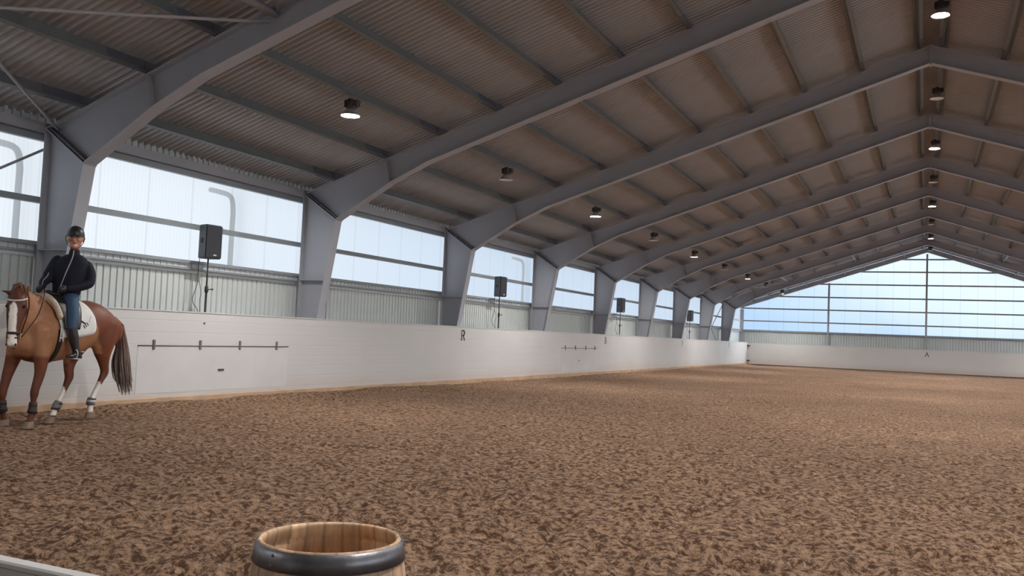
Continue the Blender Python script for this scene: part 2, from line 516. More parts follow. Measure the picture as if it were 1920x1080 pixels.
# ------------------------------------------------------------------ purlins
PX = [11.09 - 1.2115 * i for i in range(9)] + [.22]
pn = ['lowest', 'second', 'third', 'fourth', 'fifth', 'sixth', 'seventh', 'eighth', 'ninth', 'topmost']
for s, side in ((-1, 'left'), (1, 'right')):
    for i, px in enumerate(PX):
        zb = TOP(px) + .012
        root = thing('purlin', f'{pn[i]} grey roof purlin of the {side} slope, counted up from the eave', 'purlin', (s*px, 0, zb), 0, 'roof purlins')
        root.rotation_euler = (0, s*math.atan(.3304), 0)
        bm = NB()
        prism(bm, [(-.004, 0), (.004, 0), (.004, PH), (-.004, PH)], 'y', YB, YG)
        prism(bm, [(-s*.07, 0), (0, 0), (0, .006), (-s*.07, .006)], 'y', YB, YG)
        prism(bm, [(-s*.07, 0), (-s*.064, 0), (-s*.064, .02), (-s*.07, .02)], 'y', YB, YG)
        prism(bm, [(0, PH-.006), (s*.07, PH-.006), (s*.07, PH), (0, PH)], 'y', YB, YG)
        obj('web', bm, M['purlin'], root)
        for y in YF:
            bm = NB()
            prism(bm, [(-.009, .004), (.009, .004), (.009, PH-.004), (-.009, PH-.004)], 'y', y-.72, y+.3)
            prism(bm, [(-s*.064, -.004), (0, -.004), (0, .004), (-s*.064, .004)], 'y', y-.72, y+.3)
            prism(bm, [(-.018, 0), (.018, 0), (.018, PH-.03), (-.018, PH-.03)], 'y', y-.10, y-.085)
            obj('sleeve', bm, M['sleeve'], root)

# eave beam along the wall head
for s, side in ((-1, 'left'), (1, 'right')):
    bm = NB()
    box(bm, (min(s*11.80, s*11.93), YB, 4.05), (max(s*11.80, s*11.93), YG, 4.20))
    tag(obj('eave_beam', bm, M['steel']), f'grey eave beam along the head of the {side} wall', 'beam')

# ------------------------------------------------------------------ side walls: kick wall, cladding, window bays
def ribs(bm, axis, a0, a1, c, z0, z1, sgn, pitch=.135, depth=.022, ztop=None):
    """vertical cladding with narrow grooves; axis 'y' = wall plane x=c"""
    n = max(1, int(round((a1 - a0) / pitch))); w = (a1 - a0) / n
    prof = []
    for k in range(n):
        b = a0 + k*w
        prof += [(b, 0), (b + w*.70, 0), (b + w*.78, depth), (b + w*.92, depth)]
    prof.append((a1, 0))
    for (p, d), (q, e) in zip(prof, prof[1:]):
        P = lambda u, dd, z: (c + sgn*dd, u, z) if axis == 'y' else (u, c + sgn*dd, z)
        za = ztop(p) if ztop else z1; zb = ztop(q) if ztop else z1
        vs = [bm.verts.new(v) for v in (P(p, d, z0), P(q, e, z0), P(q, e, zb), P(p, d, za))]
        bm.faces.new(vs)
    return bm

bays = [(YB, -.352), (-.352, YF[0])] + [(YF[i], YF[i+1]) for i in range(8)] + [(YF[8], YG)]
nwin = 0
dist_words = ['behind the viewer', 'nearest, left of the rider', 'first past the rider', 'second past the rider', 'third past the rider', 'fourth past the rider', 'fifth past the rider', 'sixth past the rider', 'seventh past the rider', 'eighth past the rider', 'last before the far corner']
for s, side in ((-1, 'left'), (1, 'right')):
    bm = NB()
    ribs(bm, 'y', YB, YG, s*XC, -.1, 2.34, s)
    ribs(bm, 'y', YB, YG, s*XC, 4.02, 4.34, s)
    struct(f'wall_{side}_cladding', bm, M['cladding'], f'pale grey ribbed metal cladding of the {side} wall below the windows', 'wall')
    # white kick wall
    bm = NB()
    box(bm, (min(s*XW, s*(XW+.06)), YB, -.1), (max(s*XW, s*(XW+.06)), YK+.06, HW))
    box(bm, (min(s*(XW-.012), s*(XW+.09)), YB, HW), (max(s*(XW-.012), s*(XW+.09)), YK+.06, HW+.02))
    struct(f'wall_{side}', bm, M['white'], f'white painted kick wall along the {side} side of the arena', 'wall')
    bm = NB()
    prism(bm, [(s*(XW-.03), -.1), (s*XW, -.1), (s*XW, .13), (s*(XW-.02), .12)], 'y', YB, YK)
    struct(f'baseboard_{side}', bm, M['kick'], f'sand-stained kick strip at the foot of the {side} white wall', 'baseboard')
    for k, (a, b) in enumerate(bays):
        nwin += 1
        w = thing(f'window_{nwin}', f'translucent {side} wall window bay, {dist_words[k]}', 'window', (s*XC, (a+b)/2, 0), 0)
        w['kind'] = 'structure'
        h = (b - a) / 2
        bm = NB()
        vs = [bm.verts.new(p) for p in ((0, -h, 2.30), (0, h, 2.30), (0, h, 4.06), (0, -h, 4.06))]
        bm.faces.new(vs if s < 0 else vs[::-1])
        me = bpy.data.meshes.new('pane'); bm.to_mesh(me); bm.free(); me.materials.append(M['panel'])
        o = bpy.data.objects.new('pane', me); COL.objects.link(o); o.parent = w
        X = lambda p, q: (min(-s*p, -s*q), max(-s*p, -s*q))
        def rail(nm, z0, z1, d0=.0, d1=.07, m='rail'):
            bm = NB(); x0, x1 = X(d0, d1)
            box(bm, (x0, -h, z0), (x1, h, z0+.012)); box(bm, (x0, -h, z1-.012), (x1, h, z1)); 
            xa, xb = X(d1-.012, d1)
            box(bm, (xa, -h, z0+.012), (xb, h, z1-.012))
            return obj(nm, bm, M[m], w)
        rail('head_rail', 3.94, 4.04, .01, .10)
        rail('middle_rail', 3.02, 3.11, .01, .10)
        rail('sill_rail', 2.40, 2.455, .01, .12)
        # sill section: pale strip with punched webs between two dark edges
        bm = NB(); xa, xb = X(.05, .06)
        box(bm, (xa, -h, 2.325), (xb, h, 2.40))
        n = int(2*h/.14)
        for q in range(n):
            yy = -h + (q+.5) * 2*h/n
            xc, xd = X(.06, .075)
            box(bm, (xc, yy-.006, 2.325), (xd, yy+.006, 2.40))
        obj('sill_web', bm, M['railpale'], w)
        rail('lower_rail', 2.29, 2.325, .01, .12)
        bm = NB(); xa, xb = X(-.0, .05)
        box(bm, (xa, -h, 2.235), (xb, h, 2.285))
        obj('sill_trim', bm, M['railpale'], w)

# ------------------------------------------------------------------ far end
bm = NB()
box(bm, (-XW-.06, YK, .05), (XW+.06, YK+.06, HW)); box(bm, (-XW, YK-.012, HW), (XW, YK+.08, HW+.02))
struct('wall_far', bm, M['white'], 'white painted kick wall across the far end', 'wall')
bm = NB(); box(bm, (-XW, YK-.02, -.1), (XW, YK+.03, .06))
struct('baseboard_far', bm, M['dark'], 'dark gap strip under the far white wall', 'baseboard')
bm = NB(); ribs(bm, 'x', -XC, XC, YG+.02, -.1, 2.34, 1, pitch=.17, depth=.035)
struct('wall_far_cladding', bm, M['cladding'], 'grey ribbed metal cladding under the far end window', 'wall')
GT = lambda x: TOP(x) - .05
girts = [2.42, 3.07, 3.95, 4.82, 5.72, 6.59, 7.43]
gb = [-11.95, -6.05, 0, 6.05, 11.95]
gw = ['leftmost', 'left of the centre post', 'right of the centre post', 'rightmost']
for k in range(4):
    a, b = gb[k], gb[k+1]
    nwin += 1
    w = thing(f'window_{nwin}', f'translucent far end window bay, {gw[k]}', 'window', (0, YG, 0)); w['kind'] = 'structure'
    bm = NB()
    vs = [bm.verts.new(p) for p in ((a, .02, 2.30), (b, .02, 2.30), (b, .02, GT(b)+.1), (a, .02, GT(a)+.1))]
    bm.faces.new(vs)
    me = bpy.data.meshes.new('pane'); bm.to_mesh(me); bm.free(); me.materials.append(M['panel_end'])
    o = bpy.data.objects.new('pane', me); COL.objects.link(o); o.parent = w
    for gi, z in enumerate(girts):
        lim = (GT(0) - z) / .3304
        x0, x1 = max(a, -lim), min(b, lim)
        if x1 - x0 < .05: continue
        bm = NB(); t = .09 if gi == 0 else .045
        box(bm, (x0, -.07, z - t), (x1, -.005, z + (.03 if gi == 0 else .045)))
        obj('sill_rail' if gi == 0 else 'cross_rail', bm, M['rail'], w)
for x, lab in ((0, 'slim grey centre post of the far end window'), (-6.05, 'slim grey post left of the centre post in the far window'), (6.05, 'slim grey post right of the centre post in the far window'),
               (-11.86, 'broad pale corner post at the left end of the far window'), (11.86, 'broad pale corner post at the right end of the far window')):
    bm = NB(); wd = .06 if abs(x) < 10 else .13; zt = TOP(x) - .1
    y0 = YG - .14
    zt -= .14
    box(bm, (x-wd, y0, -.1), (x+wd, y0+.012, zt)); box(bm, (x-wd, YG-.03, -.1), (x+wd, YG-.018, zt)); box(bm, (x-.008, y0+.012, -.1), (x+.008, YG-.03, zt))
    tag(obj('gable_post', bm, M['steel']), lab, 'post', 'posts of the far end window')

# near end behind the viewer: plain cladding up to the roof
bm = NB()
ribs(bm, 'x', -XC, XC, YB, -.1, 2.34, -1, ztop=lambda x: TOP(x) + .22)
struct('wall_back', bm, M['cladding'], 'pale grey ribbed cladding of the near end behind the viewer', 'wall')

# ------------------------------------------------------------------ bracing
def bar(name, a, b, r, m, label, cat, group=None, n=8):
    bm = NB(); tube(bm, [(*a, r), (*b, r)], n=n, cap=False)
    return tag(obj(name, bm, M[m], None, True), label, cat, group)
RZ = lambda x: TOP(x) - .10
bar('brace_rod', (-11.6, Y1-.05, RZ(11.6)), (-7.78, -.35, RZ(7.78)), .022, 'rod', 'steel brace rod slanting down to the nearest frame knee, top left', 'brace rod', 'roof brace rods')
bar('brace_rod', (-7.80, Y1-.05, RZ(7.80)-.06), (-11.55, -.35, RZ(11.55)-.06), .022, 'rod', 'steel brace rod running almost level along the top left edge', 'brace rod', 'roof brace rods')
bar('roof_strut', (-7.72, -.35, RZ(7.72)+.02), (-7.72, Y1-.02, RZ(7.72)+.02), .055, 'rod', 'short steel strut meeting the nearest rafter at the top', 'strut')
bar('brace_rod', (-7.66, Y1-.05, RZ(7.66)), (-3.9, -.35, RZ(3.9)), .022, 'rod', 'steel brace rod rising from the nearest rafter toward the ridge', 'brace rod', 'roof brace rods')
bar('wall_brace', (-11.86, Y1-.06, 3.82), (-11.86, -.35, .2), .02, 'rod', 'slanting brace rod across the window left of the rider', 'brace rod')
q = 0
xs = [11.6, 7.78, 3.9, .25]
bw = [('lower', 'left'), ('middle', 'left'), ('upper', 'left'), ('lower', 'right'), ('middle', 'right'), ('upper', 'right')]
for s, side in ((-1, 'left'), (1, 'right')):
    for k in range(3):
        lv = ('lower', 'middle', 'upper')[k]
        a, b = s*xs[k], s*xs[k+1]
        bar('brace_rod', (a*.985, YF[7]+.115, RZ(a)), (b, YF[8]-.115, RZ(b)), .022, 'rod', f'thin brace rod leaning in to the ridge, {lv} {side} roof panel before the last frame', 'brace rod', 'roof brace rods')
        bar('brace_rod', (b, YF[7]+.1, RZ(b)-.06), (a*.985, YF[8]-.1, RZ(a)-.06), .022, 'rod', f'thin brace rod leaning out to the eave, {lv} {side} roof panel before the last frame', 'brace rod', 'roof brace rods')
    for k, lv in ((1, 'lower'), (2, 'upper')):
        a = s*xs[k]
        bar('roof_strut', (a, YF[7]+.02, RZ(a)+.03), (a, YF[8]-.02, RZ(a)+.03), .05, 'rod', f'{lv} {side} roof strut joining the two last frames', 'strut', 'roof struts')
bar('wall_brace', (-11.84, YF[7]+.05, 3.8), (-11.84, YF[8]-.05, .9), .025, 'rod', 'brace rod falling toward the far end in the bay before the last frame', 'brace rod', 'far wall brace rods')
bar('wall_brace', (-11.80, YF[7]+.05, .9), (-11.80, YF[8]-.05, 3.8), .025, 'rod', 'brace rod rising toward the far end in the bay before the last frame', 'brace rod', 'far wall brace rods')

# rain pipes outside, dim through the sheets
for k, (y, lab) in enumerate(((5.50, 'dim rain pipe seen through the window left of the rider'), (10.0, 'dim rain pipe seen through the first window past the rider'), (24.1 - .35, 'dim rain pipe seen through the third window past the rider'))):
    bm = NB()
    tube(bm, smooth_path([(-12.5, y-.3, 3.9, .05), (-12.3, y-.26, 3.86, .05), (-12.2, y-.06, 3.80, .05), (-12.17, y, 3.55, .05), (-12.17, y, 3.0, .05), (-12.17, y, .0, .05)]), n=10)
    tag(obj('rain_pipe', bm, M['dark'], None, True), lab, 'rain pipe', 'rain pipes outside the left wall')

# ------------------------------------------------------------------ lamps
def make_lamp(lit, label, loc, group, stem):
    r = thing('high_bay_lamp', label, 'lamp', loc, 0, group)
    bm = NB(); lathe(bm, [(0, .11), (.055, .11), (.075, .12), (.09, .17), (.09, .24), (.07, .262), (0, .262)], 24)
    for k in range(12):
        a = 2*PI*k/12; c, s_ = math.cos(a), math.sin(a)
        b = NB(); box(b, (.06, -.004, .14), (.108, .004, .25)); bmesh.ops.rotate(b, verts=b.verts, cent=(0,0,0), matrix=Matrix.Rotation(a, 3, 'Z')); merge(bm, b)
    obj('housing', bm, M['lamp'], r, False)
    bm = NB(); lathe(bm, [(.05, .125), (.075, .10), (.12, .04), (.158, .0), (.162, -.004)], 32)
    obj('reflector', bm, M['lampref'], r, True)
    bm = NB(); lathe(bm, [(.161, -.0045), (.155, -.004), (.118, .034), (.10, .068), (.02, .075), (0, .076)], 32)
    obj('reflector_lining', bm, M['lampinner'], r, True)
    bm = NB(); lathe(bm, [(0, .052), (.06, .053), (.096, .056), (.098, .066), (0, .070)], 32)
    obj('lens', bm, M[('lens_ridge' if loc[2] > 6 else 'lens_on') if lit else 'lens_off'], r, True)
    bm = NB(); tube(bm, [(0, 0, .25, .012), (0, 0, stem, .012)], n=8, cap=False); box(bm, (-.03, -.05, stem-.01), (.03, .05, stem))
    box(bm, (.06, -.05, .15), (.15, .05, .25))
    obj('bracket', bm, M['lamp'], r)
    return r
bay_mid = [YF[i] + SP/2 for i in range(8)] + [(YF[8]+YG)/2]
lit = [1, 0, 1, 0, 1, 0, 1, 0, 1]
cnt = ['first', 'second', 'third', 'fourth', 'fifth', 'sixth', 'seventh', 'eighth', 'ninth']
for k, y in enumerate(bay_mid):
    make_lamp(lit[k], f'{"glowing" if lit[k] else "unlit"} round lamp under the left slope, {cnt[k]} of its row from the viewer', (-8.66, y, 4.86 if k < 8 else 4.8), 'lamps under the left slope', .285)
for k, y in enumerate(bay_mid):  # unseen row, added because the hall needed more light
    make_lamp(lit[k], f'{"glowing" if lit[k] else "unlit"} round lamp added out of view under the right slope, {cnt[k]} of its row from the viewer', (8.66, y, 4.86 if k < 8 else 4.8), 'added lamps under the right slope', .285)
for k, y in enumerate(bay_mid[1:]):
    make_lamp(lit[k], f'{"glowing" if lit[k] else "unlit"} round lamp under the ridge, {cnt[k]} of its row from the viewer', (.15, y, 7.65), 'lamps under the ridge', .285)

# unseen lamps added above and behind the viewer, carrying on the rows for more light
make_lamp(1, 'glowing round lamp added out of view under the ridge above the near end', (.15, 2.68, 7.65), 'lamps under the ridge', .285)
make_lamp(1, 'glowing round lamp added out of view under the left slope above the near end', (-8.66, -3.4, 4.86), 'lamps under the left slope', .285)
make_lamp(1, 'glowing round lamp added out of view under the right slope above the near end', (8.66, -3.4, 4.86), 'added lamps under the right slope', .285)

# ------------------------------------------------------------------ loudspeakers on stands behind the kick wall
spk_y = [8.86, 20.95, 32.72, 44.95]
sw = ['nearest', 'second', 'third', 'farthest']
def make_speaker():
    t = thing('loudspeaker', 'nearest black loudspeaker raised before the left windows', 'loudspeaker', (-11.62, spk_y[0], 2.50), math.radians(-8), 'loudspeakers along the left wall')
    bm = NB()
    # cabinet narrows toward the back, front face toward +x
    b = NB(); prism(b, [(.13, -.175), (.13, .175), (-.13, .125), (-.13, -.125)], 'z', 0, .60)
    bmesh.ops.bevel(b, geom=list(b.edges), offset=.014, segments=2, affect='EDGES'); merge(bm, b)
    obj('cabinet', bm, M['speaker'], t)
    bm = NB(); rbox(bm, (.124, -.165, .02), (.142, .165, .58), .006)
    g = obj('grille', bm, M['grille'], t)
    bm = NB(); box(bm, (.142, -.01, .055), (.145, .06, .068)); box(bm, (.142, .0, .05), (.1445, .05, .074))
    obj('badge', bm, M['logo'], g)
    bm = NB(); box(bm, (-.04, -.162, .27), (.02, -.148, .36))
    obj('handle', bm, M['black'], t)
    bm = NB()
    tube(bm, smooth_path([(-.10, -.10, .03, .006), (-.10, -.12, -.15, .006), (-.09, -.13, -.45, .006), (-.11, -.2, -.75, .006), (-.05, -.12, -.95, .006), (-.1, -.3, -1.15, .006)]), n=6)
    tube(bm, smooth_path([(-.09, -.10, -.4, .005), (-.04, -.08, -.6, .005), (-.09, -.06, -.75, .005), (-.08, -.05, -.95, .005), (-.09, -.04, -1.15, .005)]), n=6)
    obj('cable', bm, M['black'], t, True)
    return t
def make_stand():
    t = thing('speaker_stand', 'thin black pole stand under the nearest loudspeaker', 'stand', (-11.62, spk_y[0], 0), 0, 'speaker stands along the left wall')
    bm = NB(); tube(bm, [(0, 0, .05, .02), (0, 0, 1.95, .02)], n=12, cap=False); tube(bm, [(0, 0, 1.9, .014), (0, 0, 2.498, .014)], n=12, cap=False)
    obj('pole', bm, M['black'], t, True)
    bm = NB(); lathe(bm, [(0, 1.90), (.03, 1.90), (.032, 1.94), (.03, 2.0), (.016, 2.02), (0, 2.02)], 16)
    c = obj('collar', bm, M['black'], t, True)
    bm = NB(); tube(bm, [(.02, .02, 1.95, .008), (.05, .06, 1.96, .008), (.055, .085, 1.96, .02)], n=10)
    obj('knob', bm, M['black'], c, True)
    for k in range(3):
        a = 2*PI*k/3 + .5; c_, s_ = math.cos(a), math.sin(a)
        bm = NB(); tube(bm, [(c_*.02, s_*.02, .62, .011), (c_*.24, s_*.24, .02, .011)], n=8)
        obj('leg', bm, M['black'], t, True)
    return t
sp0, st0 = make_speaker(), make_stand()
for k in range(1, 4):
    copy_tree(sp0, (-11.62, spk_y[k], 2.50), f'{sw[k]} black loudspeaker raised before the left windows')
    copy_tree(st0, (-11.62, spk_y[k], 0), f'thin black pole stand under the {sw[k]} loudspeaker')

# ------------------------------------------------------------------ arena letters painted as thin plates
def strokes(bm, segs, th):
    """segs: list of (polyline, half width start, half width end) in letter plane (a, z); th = plate thickness, built at y-plane then rotated"""
    for pl, wd in segs:
        for (p, q) in zip(pl, pl[1:]):
            p = Vector(p); q = Vector(q); d = (q-p).normalized(); n = Vector((-d.y, d.x))*wd
            e = d*wd*.6
            prism(bm, [p-n-e, q-n+e, q+n+e, p+n-e], 'y', -th, 0)
    return bm
def arc(cx, cz, rx, rz, a0, a1, n=10):
    return [(cx+rx*math.cos(a0+(a1-a0)*k/n), cz+rz*math.sin(a0+(a1-a0)*k/n)) for k in range(n+1)]
H = .26; Wd = .2
ser = lambda x, z, w=.045: ([(x-w, z), (x+w, z)], .008)
LET = {
 'R': [([(-.08, 0), (-.08, H)], .022), ([(-.08, H-.01), (0, H-.01)], .012), (arc(0, H*.74, .075, H*.24, PI/2, -PI/2), .02), ([(0, H*.49), (-.08, H*.49)], .012), ([(.0, H*.49), (.09, .01)], .021), ser(-.08, .005), ser(.095, .005, .03)],
 'B': [([(-.08, 0), (-.08, H)], .018), ([(-.08, H-.01), (0, H-.01)], .01), (arc(0, H*.76, .065, H*.22, PI/2, -PI/2), .016), ([(0, H*.53), (-.08, H*.53)], .01), (arc(0, H*.28, .08, H*.25, PI/2, -PI/2), .016), ([(0, .012), (-.08, .012)], .01)],
 'P': [([(-.08, 0), (-.08, H)], .018), ([(-.08, H-.01), (0, H-.01)], .01), (arc(0, H*.72, .075, H*.25, PI/2, -PI/2), .016), ([(0, H*.47), (-.08, H*.47)], .01), ser(-.08, .005)],
 'F': [([(-.07, 0), (-.07, H)], .018), ([(-.07, H-.01), (.08, H-.01)], .011), ([(-.07, H*.52), (.045, H*.52)], .011), ser(-.07, .005)],
 'A': [([(-.10, 0), (0, H)], .022), ([(.10, 0), (0, H)], .022), ([(-.055, H*.36), (.055, H*.36)], .014), ser(-.10, .005, .04), ser(.10, .005, .04)],
}
def letter(ch, loc, rz, m, lab):
    bm = NB(); strokes(bm, LET[ch], .006)
    o = obj('arena_letter', bm, M[m]); o.location = loc; o.rotation_euler = (0, 0, rz)
    tag(o, lab, 'letter', 'arena letters on the white walls')
# the letters face the arena: plane +a must run along +y on the left wall
letter('R', (-XW+.001, 18.0, 1.178), PI/2, 'letter', 'dark grey letter R on the left white wall')
letter('B', (-XW+.001, 29.82, 1.175), PI/2, 'letterpale', 'faint grey letter B halfway along the left white wall')
letter('P', (-XW+.001, 42.0, 1.175), PI/2, 'letterpale', 'faint grey letter P two thirds along the left white wall')
letter('F', (-XW+.001, 54.0, 1.175), PI/2, 'letter', 'dark letter F on the left white wall by the far corner')
letter('A', (.08, YK-.001, 1.09), 0, 'letter', 'dark letter A in the middle of the far white wall')

# ------------------------------------------------------------------ hinged flaps let into the left kick wall
M['flap'] = mat('white_flap_board', (.52, .515, .51), .55, noise=.05, nscale=2)
M['strap'] = mat('grey_hinge_strap', (.13, .12, .125), .5, noise=.2, nscale=40)
def flap(y0, y1, z1, ys, lab, dirt=True):
    t = thing('wall_flap', lab, 'wall flap', (-XW, (y0+y1)/2, 0), 0, 'hinged flaps in the left kick wall')
    c = (y0+y1)/2
    bm = NB(); rbox(bm, (.0, y0-c, .20), (.004, y1-c, z1-.012), .0015, 1)
    obj('board', bm, M['flap'], t)
    bm = NB(); tube(bm, [(.008, y0-c, z1, .009), (.008, y1-c, z1, .009)], n=8, cap=False)
    obj('hinge_rod', bm, M['strap'], t, True)
    for y in ys:
        bm = NB(); rbox(bm, (.0, y-c-.022, z1-.065), (.024, y-c+.022, z1+.095), .004, 1)
        obj('hinge_strap', bm, M['strap'], t)
    bm = NB(); rbox(bm, (.010, 8.84-c if y0 < 10 else 26.9-c, .538), (.02, 8.99-c if y0 < 10 else 27.0-c, .568), .003, 1)
    obj('handle', bm, M['dark'], t)
    return t
flap(7.05, 10.73, .965, (7.37, 8.39, 9.365, 10.38), 'hinged white flap with four grey straps behind the horse')
flap(25.2, 28.95, 1.0, (25.55, 26.55, 27.6, 28.6), 'hinged white flap farther along the left wall, past letter R')
bm = NB(); lathe(bm, [(0, 0), (.018, 0), (.018, .01), (.012, .02), (0, .02)], 12); 
o = tag(obj('wall_stud', bm, M['strap'], None, True), 'small dark stud high on the white wall above the flap', 'stud'); o.location = (-XW, 8.46, 1.353); o.rotation_euler = (0, PI/2, 0)
for z, lab in ((1.32, 'small black corner latch high in the far left corner'), (.28, 'small black corner latch low in the far left corner')):
    bm = NB(); rbox(bm, (0, -.16, -.06), (.12, -.02, .06), .02, 2); tube(bm, [(.06, -.09, 0, .03), (.20, -.09, 0, .03)], n=10)
    o = tag(obj('corner_latch', bm, M['dark']), lab, 'latch', 'black latches in the far corner'); o.location = (-XW+.0, YK-.03, z)

# ------------------------------------------------------------------ barrel and near barrier
def wood_mat(name, inside):
    m = mat(name, (.3, .2, .13), .65)
    nt = m.node_tree; b = nt.nodes['Principled BSDF']
    at = nt.nodes.new('ShaderNodeAttribute'); at.attribute_name = 'coat'
    tc = nt.nodes.new('ShaderNodeTexCoord')
    mp = nt.nodes.new('ShaderNodeMapping'); mp.inputs['Scale'].default_value = (40, 40, 3)
    nt.links.new(tc.outputs['Object'], mp.inputs[0])
    n = nt.nodes.new('ShaderNodeTexNoise'); n.inputs['Scale'].default_value = 1; n.inputs['Detail'].default_value = 6
    nt.links.new(mp.outputs[0], n.inputs['Vector'])
    mr = nt.nodes.new('ShaderNodeMapRange'); mr.inputs[1].default_value = .3; mr.inputs[2].default_value = .7; mr.inputs[3].default_value = .72; mr.inputs[4].default_value = 1.15
    nt.links.new(n.outputs['Fac'], mr.inputs[0])
    mx = nt.nodes.new('ShaderNodeMix'); mx.data_type = 'RGBA'; mx.blend_type = 'MULTIPLY'; mx.inputs[0].default_value = 1
    nt.links.new(at.outputs['Color'], mx.inputs[6]); nt.links.new(mr.outputs[0], mx.inputs[7])
    nt.links.new(mx.outputs[2], b.inputs['Base Color'])
    return m
M['stave'] = wood_mat('oak_staves', False)
def hoop_mat():
    m = mat('hoop_iron', (.16, .16, .175), .42, .75, noise=.5, nscale=9, bump=.15, bscale=40)
    return m
M['hoop'] = hoop_mat()
def barrel(loc, rt, zt, lab):
    t = thing('barrel', lab, 'barrel', loc)
    NS = 22
    Ro = lambda z: rt + .055 * math.sin(min(1, (zt - z) / zt * 1.0) * PI * .62)
    th = .021
    prof = [(Ro(0)-.01, 0)] + [(Ro(z), z) for z in np.linspace(.01, zt-.008, 10)] + [(rt-.004, zt), (rt-th+.008, zt), (rt-th+.002, zt-.008)] + [(Ro(z)-th, z) for z in np.linspace(zt-.02, zt-.055, 2)] + [(Ro(zt-.06)-th+.006, zt-.06), (Ro(zt-.07)-th+.006, zt-.07)] + [(Ro(z)-th, z) for z in np.linspace(zt-.078, .05, 8)] + [(0, .05)]
    bm = NB(); n = NS*8
    lathe(bm, prof, n)
    me_o = obj('staves', bm, M['stave'], t, True)
    me = me_o.data
    shade = rng.uniform(.72, 1.2, NS); warm = rng.uniform(-.06, .06, NS)
    def fn(co):
        a = (np.arctan2(co[:, 1], co[:, 0]) / (2*PI) + .5) * NS
        k = np.floor(a).astype(int) % NS; f = a - np.floor(a)
        r = np.hypot(co[:, 0], co[:, 1])
        ro = np.array([Ro(z) for z in co[:, 2]])
        ins = (r < ro - th*.6)
        base = np.where(ins[:, None], np.array([.62, .40, .235]), np.array([.44, .285, .185]))
        gap = np.where((f < .05) | (f > .95), .62, 1)
        return base * (shade[k] * gap)[:, None] * np.stack([1+warm[k], np.ones_like(f), 1-warm[k]], -1)
    vcol(me, fn)
    for z0, z1 in ((zt-.078, zt-.005), (zt-.24, zt-.18), (.05, .12)):
        bm = NB()
        lathe(bm, [(Ro(z0)+.001, z0), (Ro(z0)+.006, z0), (Ro((z0+z1)/2)+.006, (z0+z1)/2), (Ro(z1)+.006, z1), (Ro(z1)+.001, z1)], 64)
        for v in bm.verts: pass
        h_ = obj('hoop', bm, M['hoop'], t, True)
        bm = NB()
        for dz in (.25, .75):
            a = -1.75 if z0 > zt-.1 else -1.2
            zz = z0 + (z1-z0)*dz; rr = Ro(zz) + .006
            ball(bm, (rr*math.cos(a), rr*math.sin(a), zz), .006, seg=8)
        obj('rivet', bm, M['hoop'], h_, True)
    return t
BZ = .55
barrel((-2.13, -.40, -.02), .278, BZ+.02, 'open-topped oak barrel with a black iron hoop standing on the sand')

t = thing('barrier_board', 'white board barrier cutting the lower left corner of the view', 'barrier', (-1.9, -2.15, 0))
bm = NB(); box(bm, (-9.2, 0, -.05), (.85, .024, .872)); obj('board', bm, M['flap'], t)
bm = NB(); rbox(bm, (-9.2, -.004, .866), (.85, .030, .882), .004, 1); obj('cap_rail', bm, M['flap'], t)
for x in (-9.0, -6, -3, .5):
    bm = NB(); box(bm, (x-.04, -.08, -.05), (x+.04, 0, .86)); obj('post', bm, M['flap'], t)

#HORSE-BEGIN
# ------------------------------------------------------------------ horse
def lerp_rows(rows, t):
    rows = np.array(rows, float)
    return np.array([np.interp(t, rows[::-1, 0] if rows[0, 0] > rows[-1, 0] else rows[:, 0], rows[::-1, j] if rows[0, 0] > rows[-1, 0] else rows[:, j]) for j in range(1, rows.shape[1])])

def loft(bm, rings, n=20):
    """rings: (centre, side vector, up vector, ra, rb)"""
    R = []
    for c, s, w, ra, rb in rings:
        c = Vector(c); s = Vector(s).normalized(); w = Vector(w).normalized()
        R.append([bm.verts.new(c + s*ra*math.cos(2*PI*k/n) + w*rb*math.sin(2*PI*k/n)) for k in range(n)])
    for a, b in zip(R, R[1:]):
        for k in range(n): bm.faces.new((a[k], a[(k+1) % n], b[(k+1) % n], b[k]))
    bm.faces.new(R[0][::-1]); bm.faces.new(R[-1])
    return bm

HORSE_AT = (-10.12, 4.75, 0.0)
HROT = math.atan2(-1, .04)
horse = thing('horse', 'chestnut horse with a white blaze walking along the left white wall under a rider', 'horse', HORSE_AT, HROT)

TR = [(.72,1.06,.06,.07),(.68,1.07,.12,.16),(.61,1.10,.175,.25),(.50,1.14,.225,.34),(.36,1.175,.262,.40),(.15,1.175,.285,.39),(-.05,1.185,.295,.37),(-.22,1.22,.30,.36),
      (-.36,1.275,.30,.325),(-.50,1.295,.295,.275),(-.64,1.255,.27,.245),(-.76,1.195,.225,.20),(-.85,1.14,.15,.14),(-.89,1.12,.07,.07)]
def trunk(u):
    return lerp_rows(TR, u)
def tsurf(u, a, off=0.0):
    """point on the trunk at station u, angle a from the top (positive = left), pushed out by off"""
    zc, w, h = trunk(u)
    return Vector((u, (w + off) * math.sin(a), zc + (h + off) * math.cos(a)))

